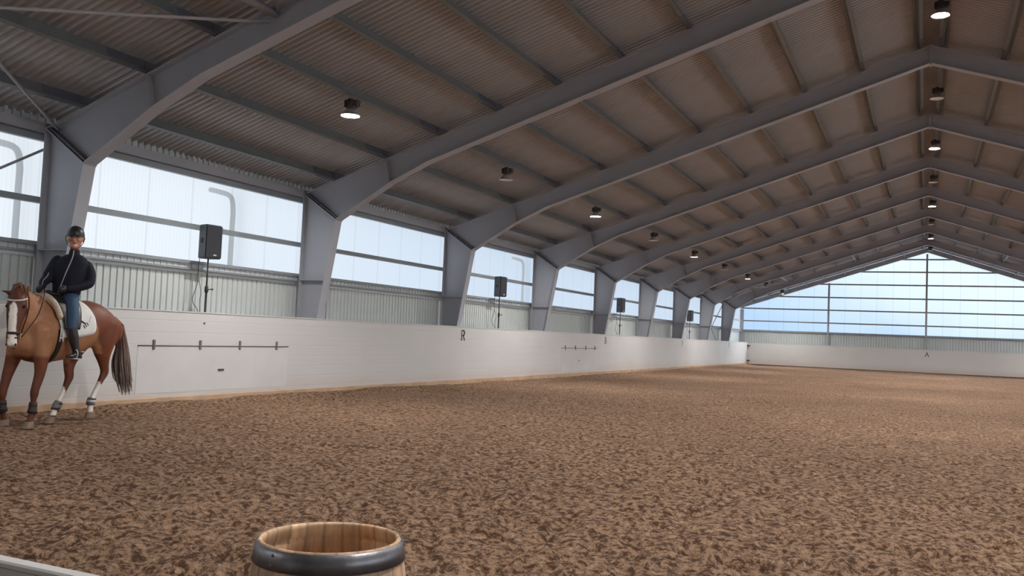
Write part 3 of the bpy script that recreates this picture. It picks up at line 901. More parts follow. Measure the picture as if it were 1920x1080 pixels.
FD = Vector((.84, .545, 0)); SD = Vector((-.545, .84, 0))
HEAD = [((.845,.235,1.615), .080, .095), ((.865,.255,1.54), .096, .112), ((.88,.27,1.46), .102, .125), ((.905,.295,1.36), .090, .130), ((.935,.32,1.26), .072, .100),
        ((.955,.335,1.17), .060, .078), ((.965,.345,1.10), .056, .070), ((.972,.352,1.04), .060, .067), ((.972,.352,1.0), .054, .058), ((.97,.35,.975), .035, .040)]
LEGS = {
 'LF': [(.44,.14,1.18,.15,.17),(.43,.175,.98,.095,.125),(.435,.195,.80,.075,.088),(.45,.20,.64,.060,.064),(.50,.20,.46,.050,.052),(.505,.20,.40,.050,.052),(.51,.20,.34,.036,.037),(.512,.20,.25,.033,.036),(.516,.20,.19,.043,.046),(.535,.20,.12,.036,.036),(.55,.20,.06,.044,.046)],
 'RF': [(.47,-.14,1.18,.15,.17),(.49,-.175,.97,.095,.125),(.53,-.19,.78,.075,.088),(.575,-.20,.61,.060,.064),(.615,-.20,.44,.050,.052),(.62,-.20,.39,.050,.052),(.618,-.20,.32,.036,.037),(.612,-.20,.25,.033,.036),(.605,-.20,.19,.043,.046),(.59,-.20,.12,.036,.036),(.575,-.20,.06,.044,.046)],
 'LH': [(-.55,.14,1.28,.16,.24),(-.53,.165,1.10,.13,.205),(-.53,.17,.94,.095,.145),(-.555,.165,.82,.068,.092),(-.59,.155,.70,.050,.064),(-.60,.15,.645,.048,.062),(-.565,.15,.575,.040,.048),(-.50,.15,.46,.034,.036),(-.435,.15,.345,.034,.036),(-.405,.15,.26,.043,.047),(-.40,.15,.19,.036,.037),(-.405,.15,.125,.042,.044)],
 'RH': [(-.50,-.14,1.28,.16,.24),(-.41,-.15,1.08,.13,.20),(-.33,-.14,.92,.095,.145),(-.27,-.12,.78,.070,.092),(-.255,-.11,.65,.052,.064),(-.26,-.10,.585,.050,.062),(-.235,-.10,.51,.042,.050),(-.19,-.10,.40,.034,.036),(-.125,-.10,.27,.034,.036),(-.095,-.10,.21,.043,.047),(-.06,-.10,.13,.036,.037),(-.035,-.10,.06,.044,.045)],
}
bm = NB()
loft(bm, [((u, 0, zc), (0,1,0), (0,0,1), w, h) for u, zc, w, h in [(u, *trunk(u)) for u in np.linspace(.715, -.885, 36)]], 32)
tube(bm, smooth_path([(.30,0,1.28,.19,.30),(.50,.02,1.36,.165,.30),(.64,.06,1.45,.125,.25),(.75,.12,1.54,.098,.20),(.82,.19,1.61,.084,.15),(.85,.235,1.645,.075,.10)], 4), n=20, side=(-.25,.95,0))
tube(bm, [(.36,0,1.50,.07,.09),(.20,0,1.51,.10,.07),(0,0,1.49,.1,.06)], n=14, side=(0,1,0))
loft(bm, [(c, SD, FD, a, b) for c, a, b in HEAD], 22)
hc = lambda z: Vector([np.interp(z, [h[0][2] for h in HEAD][::-1], [h[0][i] for h in HEAD][::-1]) for i in range(2)] + [z])
for sg in (-1, 1):
    ball(bm, hc(1.42) + SD*.062*sg - FD*.05, .075, (.6, .6, 1.15))            # cheek plates
    ball(bm, hc(1.485) + SD*.082*sg + FD*.055, .032, (1, 1, 1.1), 10)          # brow over the eye
    ball(bm, hc(1.02) + SD*.034*sg + FD*.040, .024, (1, 1, 1.2), 10)           # nostril wings
ball(bm, hc(.985) - FD*.03, .034, (1, 1, .8), 10)                              # lower lip and chin
tube(bm, [(*(hc(1.40) + FD*.09), .03), (*(hc(1.2) + FD*.058), .028), (*(hc(1.06) + FD*.048), .03)], n=10)
# ears: one out to the side, one turned back
tube(bm, [(*(hc(1.60) - SD*.055 + FD*.02), .034, .03), (*(hc(1.63) - SD*.10 + FD*.045), .036, .022), (*(hc(1.645) - SD*.15 + FD*.06), .024, .014), (*(hc(1.645) - SD*.185 + FD*.065), .007)], n=10)
tube(bm, [(*(hc(1.60) + SD*.055), .034, .03), (*(hc(1.66) + SD*.085 - FD*.02), .036, .022), (*(hc(1.72) + SD*.10 - FD*.05), .022, .014), (*(hc(1.75) + SD*.105 - FD*.065), .007)], n=10)
for nm, L in LEGS.items():
    tube(bm, smooth_path(L, 3), n=16, side=(0,1,0))
    if nm[1] == 'F':
        a = L[0]; ball(bm, (a[0]+.035, a[1]*.95, 1.11), .135, (1.0, .72, 1.3)); ball(bm, (a[0]-.09, a[1]*1.25, 1.02), .10, (1.1, .6, 1.2))
    else:
        k = L[5]; ball(bm, (k[0]-.045, k[1], k[2]+.045), .028, (1, .8, 1.3), 10)   # point of the hock
        ball(bm, (L[1][0]+.06, L[1][1]+(.02 if L[1][1] > 0 else -.02), L[1][2]-.02), .13, (1, .75, 1.2))
for sg in (-1, 1):
    ball(bm, (.57, .095*sg, 1.04), .125, (1, .8, 1.1))                          # breast muscles
    ball(bm, (-.70, .12*sg, 1.20), .17, (.9, .85, 1.15))                       # buttocks
horse_me = fuse('body', bm, .016, 9)

def coat(p):
    u, l, z = p[:, 0], p[:, 1], p[:, 2]
    n = vnoise(u*7+3, z*7+l*5, 21) * .5 + vnoise(u*19, z*19+l*13, 22) * .5
    tan = np.array([.35, .165, .083]); red = np.array([.150, .043, .019]); leg = np.array([.105, .031, .015])
    def sm(x, a, b): t = np.clip((x-a)/(b-a), 0, 1); return t*t*(3-2*t)
    # clipped, paler barrel, shoulder and neck; full coat on quarters, legs and head
    edge = -.30 - (z - 1.25) * -.45
    k = sm(u + .02*(n-.5), edge-.02, edge+.03)
    k = k * sm(z + .10*np.abs(u-.5) + .02*(n-.5), .80, .86)
    k = np.where((z < .90) & (u < .32), sm(u, -.25, -.2) * sm(z, .74, .77), k)
    k = k * np.where((z < .93) & (u > .32), sm(z, .84, .90), 1)
    headk = sm((u - .80) * .84 + (l - .22) * .545, .0, .06) * (z > .9)
    k = k * (1 - headk) 
    top = sm(z, 1.60, 1.70) * (u > .4); k = k * (1 - .8*top)
    c = red * (1-k)[:, None] + tan * k[:, None]
    lk = sm(z, .78, .55)[:, None] * (1 - headk)[:, None]
    lk = lk * (k < .5)[:, None]
    c = c * (1-lk) + leg * lk
    c = c * (1 - .35*headk)[:, None]
    c = c * (.82 + .36*n)[:, None]
    # blaze
    hz = np.array([h[0][2] for h in HEAD][::-1]); hx = np.array([h[0][0] for h in HEAD][::-1]); hy = np.array([h[0][1] for h in HEAD][::-1])
    cx = np.interp(z, hz, hx); cyy = np.interp(z, hz, hy)
    a = (u-cx)*FD.x + (l-cyy)*FD.y; b = (u-cx)*SD.x + (l-cyy)*SD.y
    dep = np.interp(z, hz, np.array([h[2] for h in HEAD][::-1]))
    wid = np.interp(z, [.98, 1.05, 1.15, 1.3, 1.47, 1.52], [.06, .06, .046, .044, .042, .01])
    bl = (headk > .3) & (a > dep*.30) & (np.abs(b + .004) < wid + .006*(n-.5)) & (z < 1.515) & (z > .96)
    c[bl] = np.array([.80, .75, .70])
    mz = (headk > .3) & (z < 1.01) & (a > 0); c[mz] = np.array([.45, .33, .28])
    # white hind stockings
    so = (z < .53) & (u < .12) & (z > .1)
    lh = so & (l > .03); rh = so & (l < .03)
    front = np.where(l > .03, u - np.interp(z, [.1, .26, .345, .46, .575], [-.405, -.405, -.435, -.50, -.565]), u - np.interp(z, [.06, .21, .27, .40, .51], [-.035, -.095, -.125, -.19, -.235]))
    wt = (lh & (z + .8*(-front) < .50)) | (rh & (z + 1.6*(-front) < .40))
    c[wt] = np.array([.74, .68, .62]) * (.9 + .2*n[wt])[:, None]
    return c
vcol(horse_me, coat)
M['coat'] = mat('horse_coat', (.3, .13, .06), .55, attr='coat', noise=.10, nscale=40, spec=.35)
body = obj('body', horse_me, M['coat'], horse)
M['hoof'] = mat('dusty_hoof', (.20, .135, .095), .7, noise=.2, nscale=30)
for nm, (x, y, z, dx) in dict(LF=(.545,.20,-.005,.03), RF=(.565,-.20,-.005,.02), LH=(-.415,.15,.055,.02), RH=(-.02,-.10,-.005,.03)).items():
    bm = NB()
    loft(bm, [((x+dx, y, z), (0,1,0), (1,0,0), .062, .07), ((x+dx*.9, y, z+.01), (0,1,0), (1,0,0), .063, .071), ((x+dx*.2, y, z+.06), (0,1,0), (1,0,0), .051, .055), ((x, y, z+.078), (0,1,0), (1,0,0), .046, .049), ((x, y, z+.085), (0,1,0), (1,0,0), .03, .03)], 20)
    obj('hoof', bm, M['hoof'], horse, True)
M['eye'] = mat('dark_eye', (.012, .008, .006), .08)
for sg in (-1, 1):
    bm = NB(); ball(bm, hc(1.468) + SD*.090*sg + FD*.062, .021, seg=14); obj('eye', bm, M['eye'], horse, True)
M['nostril'] = mat('nostril_skin', (.05, .03, .028), .6)
for sg in (-1, 1):
    bm = NB(); ball(bm, hc(1.02) + SD*.050*sg + FD*.056, .013, (1, 1, 1.3), 10); obj('nostril', bm, M['nostril'], horse, True)

# mane and tail
M['mane'] = mat('chestnut_mane', (.17, .062, .028), .6, noise=.25, nscale=50)
bm = NB(); R_ = random.Random(3)
crest = smooth_path([(.38,0,1.60),(.52,.02,1.655),(.64,.06,1.70),(.74,.12,1.735),(.80,.18,1.75),(.83,.22,1.74)], 8)
for i, c in enumerate(crest):
    for k in range(3):
        b = Vector(c) + Vector((R_.uniform(-.02,.02), R_.uniform(-.015,.015), R_.uniform(-.03, .0)))
        s = -1 if R_.random() < .6 else 1
        d = Vector((R_.uniform(-.01,.03), s*.055, -.02)); e = Vector((R_.uniform(-.01,.05), s*.10, -R_.uniform(.10, .17)))
        tube(bm, [(*(b), .013), (*(b+d), .013), (*(b+e), .005)], n=6)
for k in range(14):
    a = hc(1.60) + SD*R_.uniform(-.03,.03) + FD*.07
    tube(bm, [(*(hc(1.66)+SD*R_.uniform(-.02,.02)), .010), (*(a + Vector((0,0,.02))), .011), (*(a + FD*.045 + Vector((0,0,-R_.uniform(.05,.09)))), .004)], n=6)
obj('mane', bm, M['mane'], horse, True)
bm = NB()
dock = [(-.84,0,1.36,.045),(-.93,0,1.30,.045),(-.985,0,1.18,.05),(-1.0,0,1.05,.05)]
tube(bm, dock, n=12)
for k in range(240):
    a = R_.uniform(0, 2*PI); r = math.sqrt(R_.random()); st = R_.uniform(0, 1)
    p0 = Vector((np.interp(st, [0, .5, 1], [-.93, -.985, -1.0]), 0, np.interp(st, [0, .5, 1], [1.32, 1.18, 1.02])))
    o1 = Vector((math.cos(a)*r*.05, math.sin(a)*r*.055, 0))
    ln = R_.uniform(.30, .55) if k % 4 else R_.uniform(.5, .8)
    spread = R_.uniform(.8, 1.7)
    pts = [(*(p0 + o1), .011), (*(Vector((-1.02,0,.98)) + o1*1.4), .013), (*(Vector((-1.04,0,.78)) + o1*1.5*spread), .012), (*(Vector((-1.07 - .03*R_.random(),0,.55)) + o1*1.5*spread), .007), (*(Vector((-1.12 + R_.uniform(-.06,.03),0,ln)) + o1*1.2*spread), .002)]
    if ln > .55: pts = pts[:3] + [(*(Vector((-1.05,0,ln)) + o1*1.7*spread), .003)]
    tube(bm, smooth_path(pts, 3), n=5)
M['tail'] = mat('tail_hair', (.2, .1, .06), .6, attr='coat', noise=.3, nscale=60)
to = obj('tail', bm, M['tail'], horse, True)
def tailcol(p):
    z = p[:, 2]; t = np.clip((1.05 - z) / .6, 0, 1)[:, None]
    d = np.clip((z - 1.0) / .3, 0, 1)[:, None]
    c = np.array([.11, .062, .048]) * (1-t) + np.array([.27, .215, .185]) * t
    return c * (1-d) + np.array([.15, .055, .028]) * d
vcol(to.data, tailcol)

# leg boots
M['boot_dark'] = mat('dark_leg_boot', (.020, .012, .011), .6)
M['boot_grey'] = mat('grey_leg_boot', (.13, .13, .13), .6, noise=.15, nscale=30)
M['boot_trim'] = mat('pale_boot_strap', (.42, .40, .38), .55)
def legpt(nm, z):
    L = np.array(LEGS[nm]); 
    return [np.interp(z, L[::-1, 2], L[::-1, i]) for i in (0, 1, 3, 4)]
for nm, z0, z1, mm in (('LF', .17, .31, 'boot_dark'), ('RF', .17, .31, 'boot_dark'), ('LH', .225, .31, 'boot_grey'), ('RH', .155, .265, 'boot_grey')):
    bm = NB(); pts = []
    for t in np.linspace(0, 1, 7):
        z = z0 + (z1-z0)*t; x, y, a, b = legpt(nm, z); pts.append((x, y, z, a+.011, b+.012))
    tube(bm, pts, n=18, side=(0,1,0), cap=False)
    bo = obj('leg_boot', bm, M[mm], horse, True)
    for t in ((.12, .9) if nm == 'LH' else (.25, .75)):
        z = z0 + (z1-z0)*t; x, y, a, b = legpt(nm, z); bm = NB()
        tube(bm, [(x, y, z-.009, a+.0145, b+.0155), (x, y, z+.009, a+.0145, b+.0155)], n=18, side=(0,1,0), cap=False)
        obj('boot_strap', bm, M['dark' if nm == 'LH' else ('boot_dark' if nm[1] == 'F' else 'black')], bo, True)
    if nm == 'LH':
        x, y, a, b = legpt(nm, .27); bm = NB(); tube(bm, [(x, y, .252, a+.0125, b+.0135), (x, y, .288, a+.0125, b+.0135)], n=18, side=(0,1,0), cap=False)
        obj('boot_panel', bm, M['boot_trim'], bo, True)

# saddle pad: white, laid over the back
M['pad'] = mat('white_saddle_pad', (.72, .72, .71), .75, noise=.06, nscale=12, bump=.3, bscale=90)
M['fleece'] = mat('cream_sheepskin', (.60, .52, .42), .9, noise=.12, nscale=40, bump=.8, bscale=120)
M['leather'] = mat('black_leather', (.018, .015, .016), .4)
M['brown'] = mat('brown_leather', (.085, .035, .018), .45)
def skirt(u_front, u_back, amax, off, th, nu=16, na=40):
    """sheet wrapped over the back; u_front/u_back functions of |angle|"""
    bm = NB(); g = []
    for lay in (off, off + th):
        G = []
        for j in range(na+1):
            a = -amax + 2*amax*j/na
            G.append([bm.verts.new(tsurf(u_back(abs(a)) + (u_front(abs(a)) - u_back(abs(a)))*i/nu, a, lay)) for i in range(nu+1)])
        g.append(G)
    for q, G in enumerate(g):
        for j in range(na):
            for i in range(nu): bm.faces.new((G[j][i], G[j][i+1], G[j+1][i+1], G[j+1][i]))
    A, B = g
    for j in range(na):
        for i in (0, nu): bm.faces.new((A[j][i], A[j+1][i], B[j+1][i], B[j][i]))
    for i in range(nu):
        for j in (0, na): bm.faces.new((A[j][i], A[j][i+1], B[j][i+1], B[j][i]))
    return bm
pf = lambda a: np.interp(a, [0, .5, 1.2, 1.75], [.36, .34, .28, .235])
pb = lambda a: np.interp(a, [0, .4, .8, 1.2, 1.6, 1.75], [-.16, -.18, -.215, -.25, -.262, -.235])
pad = obj('saddle_pad', skirt(pf, pb, 1.74, .012, .012), M['pad'], horse, True)
bm = NB(); tube(bm, [(*tsurf(pf(abs(a))-.004, a, .028), .009) for a in np.linspace(-1.74, 1.74, 40)], n=8)
obj('binding', bm, M['pad'], pad, True)
# emblem on the pad's rear corner: three slanted bars and a small line of marks
M['ink'] = mat('dark_emblem_ink', (.02, .022, .02), .6); M['ink2'] = mat('grey_green_ink', (.22, .27, .24), .6)
def patch(bm, u, a, w, h, sl, off=.0255):
    q = [(-w, -h), (w, -h), (w + sl, h), (-w + sl, h)]
    vs = [bm.verts.new(tsurf(u + x, a - y, off)) for x, y in q] + [bm.verts.new(tsurf(u + x, a - y, off + .002)) for x, y in q]
    for f in ((0,1,2,3),(4,5,6,7),(0,1,5,4),(1,2,6,5),(2,3,7,6),(3,0,4,7)): bm.faces.new([vs[i] for i in f])
bm = NB()
for k in range(3): patch(bm, -.080 - .026*k, 1.42 - .035*k, .007, .055, .022)
obj('emblem', bm, M['ink'], pad)
bm = NB()
for k in range(5): patch(bm, -.150 - .008*k, 1.30 - .045*k, .006, .014, .004)
obj('small_marks', bm, M['ink2'], pad)
bm = NB(); tube(bm, [(*tsurf(.02, 1.13, .03), .007, .012), (*tsurf(-.04, 1.24, .03), .007, .012), (*tsurf(-.085, 1.32, .03), .006, .01)], n=8)
obj('keeper_strap', bm, M['ink'], pad, True)
# sheepskin half pad bulging in front of the saddle
fl = obj('half_pad', skirt(lambda a: np.interp(a, [0, 1.2], [.36, .31]), lambda a: np.interp(a, [0, 1.2], [.12, .12]), 1.15, .03, .035), M['fleece'], horse, True)
bm = NB(); tube(bm, [(*tsurf(np.interp(abs(a), [0, 1.15], [.335, .285]), a, .055), .042, .036) for a in np.linspace(-1.12, 1.12, 24)], n=12)
obj('front_roll', bm, M['fleece'], fl, True)
# saddle
sad = obj('saddle', skirt(lambda a: np.interp(a, [0, .6, 1.5], [.25, .28, .24]), lambda a: np.interp(a, [0, .6, 1.5], [-.12, -.06, .04]), 1.5, .066, .014), M['leather'], horse, True)
bm = NB(); tube(bm, smooth_path([(.24,0,1.665,.06,.035),(.15,0,1.645,.09,.03),(.03,0,1.63,.11,.03),(-.05,0,1.635,.115,.03),(-.12,0,1.665,.10,.025)], 4), n=14, side=(0,1,0))
obj('seat', bm, M['leather'], sad, True)
for sg in (-1, 1):
    bm = NB(); tube(bm, [(.15, sg*.345, 1.35, .004, .014), (.13, sg*.375, 1.12, .004, .014), (.125, sg*.395, .965, .004, .014)], n=8, side=(0,1,0))
    st_ = obj('stirrup_leather', bm, M['leather'], sad, True)
    bm = NB(); P_ = [(.125, sg*.40 + .055*math.sin(t)*1.0, .905 + .06*math.cos(t), .006) for t in np.linspace(0, 2*PI, 18)]
    tube(bm, P_, n=8, cap=False); box(bm, (.09, sg*.40-.055, .842), (.165, sg*.40+.055, .852))
    obj('stirrup_iron', bm, M['logo'], st_, True)
# girth
bm = NB(); tube(bm, [(*(tsurf(.245, a, .012)), .035, .008) for a in np.linspace(1.5, 2*PI-1.5, 40)], n=8, side=(1,0,0))
obj('girth', bm, M['leather'], horse, True)
bm = NB()
for du in (-.02, .02): tube(bm, [(*tsurf(.245+du, a, .03), .011, .004) for a in np.linspace(1.45, 1.85, 8)], n=6, side=(1,0,0))
box(bm, tuple(tsurf(.21, 1.75, .03)-Vector((0,.004,.012))), tuple(tsurf(.28, 1.75, .03)+Vector((0,.006,.012))))
obj('girth_buckle', bm, M['logo'], horse, True)

# bridle
br = obj('bridle', tube(NB(), [(*(hc(z) + SD*s*(w+.012) - FD*.0 + FD*f), .011, .004) for z, s, w, f in
        ((1.13,1,.058,-.03),(1.25,1,.078,-.03),(1.36,1,.098,-.03),(1.48,1,.108,-.03),(1.57,1,.098,-.03),(1.64,1,.075,-.03),(1.69,0,.0,-.035),(1.64,-1,.075,-.03),(1.57,-1,.098,-.03),(1.48,-1,.108,-.03),(1.36,-1,.098,-.03),(1.25,-1,.078,-.03),(1.13,-1,.058,-.03))], n=8), M['brown'], horse, True)
def band(z, k=1.0, tilt=0.0, off=.010, a0=-2.2, a1=2.2, rr=(.009, .004), fr=1.0):
    dd = [np.interp(z, [h[0][2] for h in HEAD][::-1], [h[i] for h in HEAD][::-1]) for i in (1, 2)]
    bm = NB(); pts = []
    for a in np.linspace(a0, a1, 25):
        p = hc(z) + SD*((dd[0]+off)*math.sin(a)) + FD*((dd[1]*fr+off)*math.cos(a)) + Vector((0,0,tilt*(1-math.cos(a))))
        pts.append((*p, *rr))
    tube(bm, pts, n=8, side=(0,0,1), cap=False); return bm
M['silver'] = mat('silver_browband', (.62, .60, .58), .3, .3)
obj('browband', band(1.535, tilt=.03, a0=-1.6, a1=1.6, rr=(.011,.004), fr=1.06), M['silver'], br, True)
obj('noseband', band(1.155, rr=(.015,.005), a0=-PI, a1=PI, off=.012), M['leather'], br, True)
obj('chin_strap', band(1.10, rr=(.008,.004), a0=.6, a1=2*PI-.6, off=.010), M['leather'], br, True)
M['brass'] = mat('brass_bit', (.55, .36, .14), .3, .8)
for sg in (-1, 1):
    c = hc(1.11) + SD*(.075*sg) - FD*.03; bm = NB()
    tube(bm, [(*(c + FD*.036*math.cos(t) + Vector((0,0,.036*math.sin(t)))), .006) for t in np.linspace(0, 2*PI, 20)], n=8, cap=False)
    obj('bit_ring', bm, M['brass'], br, True)
for sg, hand, mid in ((1, (.34, .05, 1.70), (.62, .30, 1.36)), (-1, (.36, .0, 1.70), (.70, -.03, 1.42))):
    c = hc(1.11) + SD*(.08*sg) - FD*.05
    bm = NB(); tube(bm, smooth_path([(*c, .010, .004), (*mid, .010, .004), (.45, mid[1]*.62 + (0 if sg > 0 else -.07), 1.60, .010, .004), (*hand, .009, .004)], 6), n=8)
    obj('rein', bm, M['brown'], br, True)

# ------------------------------------------------------------------ rider
rider = thing('person', 'person in dark jacket, blue breeches and black helmet riding the chestnut horse', 'person', HORSE_AT, HROT)
def lat_front(a):
    a = math.radians(a)      # heading turned a degrees to the left
    return Vector((-math.sin(a), math.cos(a), 0)), Vector((math.cos(a), math.sin(a), 0))
TORSO = [((.00,.035,1.60),0,.165,.125),((.00,.04,1.66),4,.185,.135),((.005,.06,1.75),14,.19,.135),((.0,.075,1.86),24,.20,.14),((-.01,.082,1.97),33,.205,.14),((-.025,.088,2.06),38,.205,.128),((-.038,.09,2.13),40,.155,.10),((-.042,.092,2.175),40,.088,.078)]
ARM_R = [(.06,-.075,2.085,.076),(.095,-.098,2.00,.076),(.145,-.118,1.89,.070),(.165,-.112,1.85,.067),(.25,-.08,1.79,.054),(.32,-.005,1.735,.040)]
ARM_L = [(-.145,.205,2.035,.076),(-.16,.245,1.95,.076),(-.145,.272,1.84,.070),(-.11,.275,1.80,.067),(.0,.25,1.755,.058),(.13,.22,1.725,.040)]
THIGH = lambda s: [(.0,.035+s*.085,1.63,.105),(.05,.04*(s<0)+s*.19,1.55,.095),(.115,s*.30,1.40,.080),(.16,s*.352,1.28,.063),(.155,s*.362,1.20,.056)]
SHIN = lambda s: [(.155,s*.362,1.22,.056),(.13,s*.37,1.10,.055),(.105,s*.38,.99,.042),(.085,s*.385,.925,.042)]
FOOT = lambda s: [(.045,s*.385,.892,.036,.036),(.10,s*.39,.893,.036,.038),(.17,s*.40,.882,.041,.028),(.225,s*.405,.880,.036,.022),(.25,s*.408,.880,.02,.016)]
HC = Vector((-.035, .098, 2.375)); HS, HF = lat_front(44)
def hand_shape(bm, wrist, dirv, up, sgn, g=0.0):
    w = Vector(wrist); d = Vector(dirv).normalized(); n = (Vector(up) - d*Vector(up).dot(d)).normalized(); s = d.cross(n)*sgn
    tube(bm, [(*w, .027+g, .022+g), (*(w + d*.04), .036+g, .018+g), (*(w + d*.08), .037+g, .016+g)], n=10, side=tuple(n))
    for k in range(4):
        b = w + d*.082 + n*(.027 - .018*k); L = (.9, 1.0, .95, .75)[k]
        tube(bm, [(*b, .0095+g), (*(b + d*.030*L + s*.008), .009+g), (*(b + d*.034*L + s*.034*L), .0085+g), (*(b + d*.008 + s*.046*L), .008+g)], n=7)
    b = w + d*.03 + n*.034
    tube(bm, [(*b, .012+g), (*(b + d*.03 + n*.012 + s*.012), .0105+g), (*(b + d*.052 + n*.004 + s*.028), .009+g)], n=7)
def big_head(me):
    P0 = HC + Vector((0, 0, -.10)); vs = me.verts if isinstance(me, bmesh.types.BMesh) else me.vertices
    for v in vs:
        t = min(1, max(0, (v.co.z - 2.235) / .05)); v.co = P0 + (v.co - P0) * (1 + .12 * t)
    return me
HANDS = [((.325,-.0,1.732), (.62,.45,-.42), (-.2,.1,1), 1), ((.135,.218,1.724), (.75,-.35,-.2), (0,.1,1), -1)]
# body: one continuous skin under the clothes
bm = NB()
loft(bm, [(c, lat_front(a)[0], lat_front(a)[1], r-.018, q-.018) for c, a, r, q in TORSO], 22)
tube(bm, [(-.042,.092,2.12,.052),(-.04,.094,2.24,.050),(-.036,.098,2.32,.055)], n=14)
ball(bm, HC + Vector((0,0,.012)), 1, (.088, .088, .108), 20)
tube(bm, [(*(HC - HF*.01 + Vector((0,0,-.02))), .070, .075), (*(HC + HF*.022 + Vector((0,0,-.06))), .058, .062), (*(HC + HF*.038 + Vector((0,0,-.088))), .036, .036)], n=14, side=tuple(HS))
tube(bm, [(*(HC + HF*.088 + Vector((0,0,.008))), .010), (*(HC + HF*.106 + Vector((0,0,-.026))), .0145), (*(HC + HF*.092 + Vector((0,0,-.036))), .012)], n=8)
ball(bm, HC + HF*.072 + Vector((0,0,-.062)), .020, (1.0, 1.0, .6), 10)
ball(bm, HC + HF*.070 + Vector((0,0,-.096)), .018, seg=10)
for sg in (-1, 1):
    ball(bm, HC + HF*.064 + HS*.036*sg + Vector((0,0,-.02)), .024, seg=10)
    ball(bm, HC + HF*.072 + HS*.030*sg + Vector((0,0,.028)), .016, (1.3, 1, .7), 10)
    ball(bm, HC - HF*.005 + HS*.086*sg + Vector((0,0,-.008)), .022, (.5, .8, 1.3), 10)
for A in (ARM_R, ARM_L): tube(bm, smooth_path([(p[0], p[1], p[2], p[3]-.010) for p in A], 3), n=12)
for h in HANDS: hand_shape(bm, *h)
for s in (-1, 1):
    tube(bm, smooth_path([(*p[:3], p[3]-.012) for p in THIGH(s)] + [(*p[:3], p[3]-.012) for p in SHIN(s)[1:]], 3), n=14)
    tube(bm, [(*p[:3], p[3]-.01, p[4]-.008) for p in FOOT(s)], n=10, side=(0,1,0))
skin = fuse('body', bm, .0065, 4)
def skincol(p):
    c = np.tile(np.array([.66, .36, .27]), (len(p), 1)); q = p - np.array(HC)
    a = q @ np.array(HF); b = q @ np.array(HS); z = q[:, 2]
    lips = (a > .055) & (np.abs(b) < .024) & (np.abs(z + .062) < .0075); c[lips] = (.36, .10, .085)
    ey = (a > .055) & (np.abs(np.abs(b) - .031) < .013) & (np.abs(z - .008) < .007); c[ey] = (.05, .03, .025)
    brow = (a > .055) & (np.abs(np.abs(b) - .032) < .018) & (np.abs(z - .030) < .005); c[brow] = (.16, .09, .05)
    ck = (a > .04) & (np.abs(np.abs(b) - .045) < .018) & (np.abs(z + .025) < .02); c[ck] = (.58, .25, .18)
    return c
vcol(skin, skincol)
M['skin'] = mat('skin', (.5, .3, .2), .5, attr='coat', spec=.35)
big_head(skin); obj('body', skin, M['skin'], rider)
M['jacket'] = mat('navy_jacket_cloth', (.010, .012, .022), .75, spec=.25, bump=.2, bscale=150)
M['breeches'] = mat('blue_breeches_cloth', (.028, .065, .125), .75, noise=.12, nscale=14)
M['zip'] = mat('pale_zip', (.36, .36, .40), .4)
M['collar'] = mat('wine_red_collar', (.10, .012, .018), .7)
M['helmet'] = mat('matt_black_helmet', (.016, .017, .020), .42)
bm = NB()
loft(bm, [(c, lat_front(a)[0], lat_front(a)[1], r, q) for c, a, r, q in TORSO], 26)
for A in (ARM_R, ARM_L): tube(bm, smooth_path(A, 3), n=14)
jk = obj('jacket', fuse('jacket', bm, .010, 4), M['jacket'], rider)
bm = NB(); lathe(bm, [(.075, 2.13), (.070, 2.17), (.061, 2.22), (.060, 2.235), (.054, 2.232), (.056, 2.17)], 24, (-.042, .093, 0))
obj('collar', bm, M['jacket'], jk, True)
bm = NB(); lathe(bm, [(.056, 2.20), (.0545, 2.255), (.050, 2.257), (.052, 2.2)], 24, (-.041, .094, 0))
obj('neck_warmer', bm, M['collar'], rider, True)
bm = NB(); pts = []
for c, a, r, q in TORSO[1:]:
    s_, f_ = lat_front(a); pts.append((*(Vector(c) + f_*(q+.004)), .0065))
pts.append((*(Vector((-.042,.093,2.225)) + lat_front(40)[1]*.062), .006))
tube(bm, smooth_path(pts, 4), n=8); obj('zip', bm, M['zip'], jk, True)
bm = NB(); fr = Vector((.6, .62, .35)).normalized()
tube(bm, smooth_path([(*(Vector(p[:3]) + fr*(p[3]+.003)), .005) for p in ARM_R[2:]], 3), n=8); obj('sleeve_zip', bm, M['zip'], jk, True)
bm = NB()
ball(bm, (.0, .035, 1.655), 1, (.135, .165, .10), 20)
for s in (-1, 1): tube(bm, smooth_path(THIGH(s), 4), n=16)
obj('breeches', fuse('breeches', bm, .012, 5), M['breeches'], rider)
bm = NB(); loft(bm, [((.0,.04,z), (0,1,0), (1,0,0), .172, .130) for z in (1.665, 1.672, 1.69, 1.697)], 26); obj('belt', bm, M['leather'], rider, True)
for s in (-1, 1):
    bm = NB()
    tube(bm, smooth_path([(*p[:3], p[3]+.006) for p in SHIN(s)], 3), n=16)
    tube(bm, smooth_path(FOOT(s), 3), n=14, side=(0,1,0))
    box(bm, (.02, s*.386-.032, .848), (.075, s*.386+.032, .88))
    bt = obj('boot', fuse('boot', bm, .008, 3), M['leather'], rider)
    bm = NB(); tube(bm, [(.03, s*.42, .93, .006), (.0, s*.41, .935, .006), (-.005, s*.36, .935, .006), (.03, s*.345, .93, .006)], n=8); tube(bm, [(-.003, s*.386, .935, .005), (-.035, s*.386, .93, .004)], n=8)
    obj('spur', bm, M['logo'], bt, True)
for h in HANDS:
    bm = NB(); hand_shape(bm, *h, .0025)
    obj('glove', fuse('glove', bm, .005, 2), M['black'], rider)
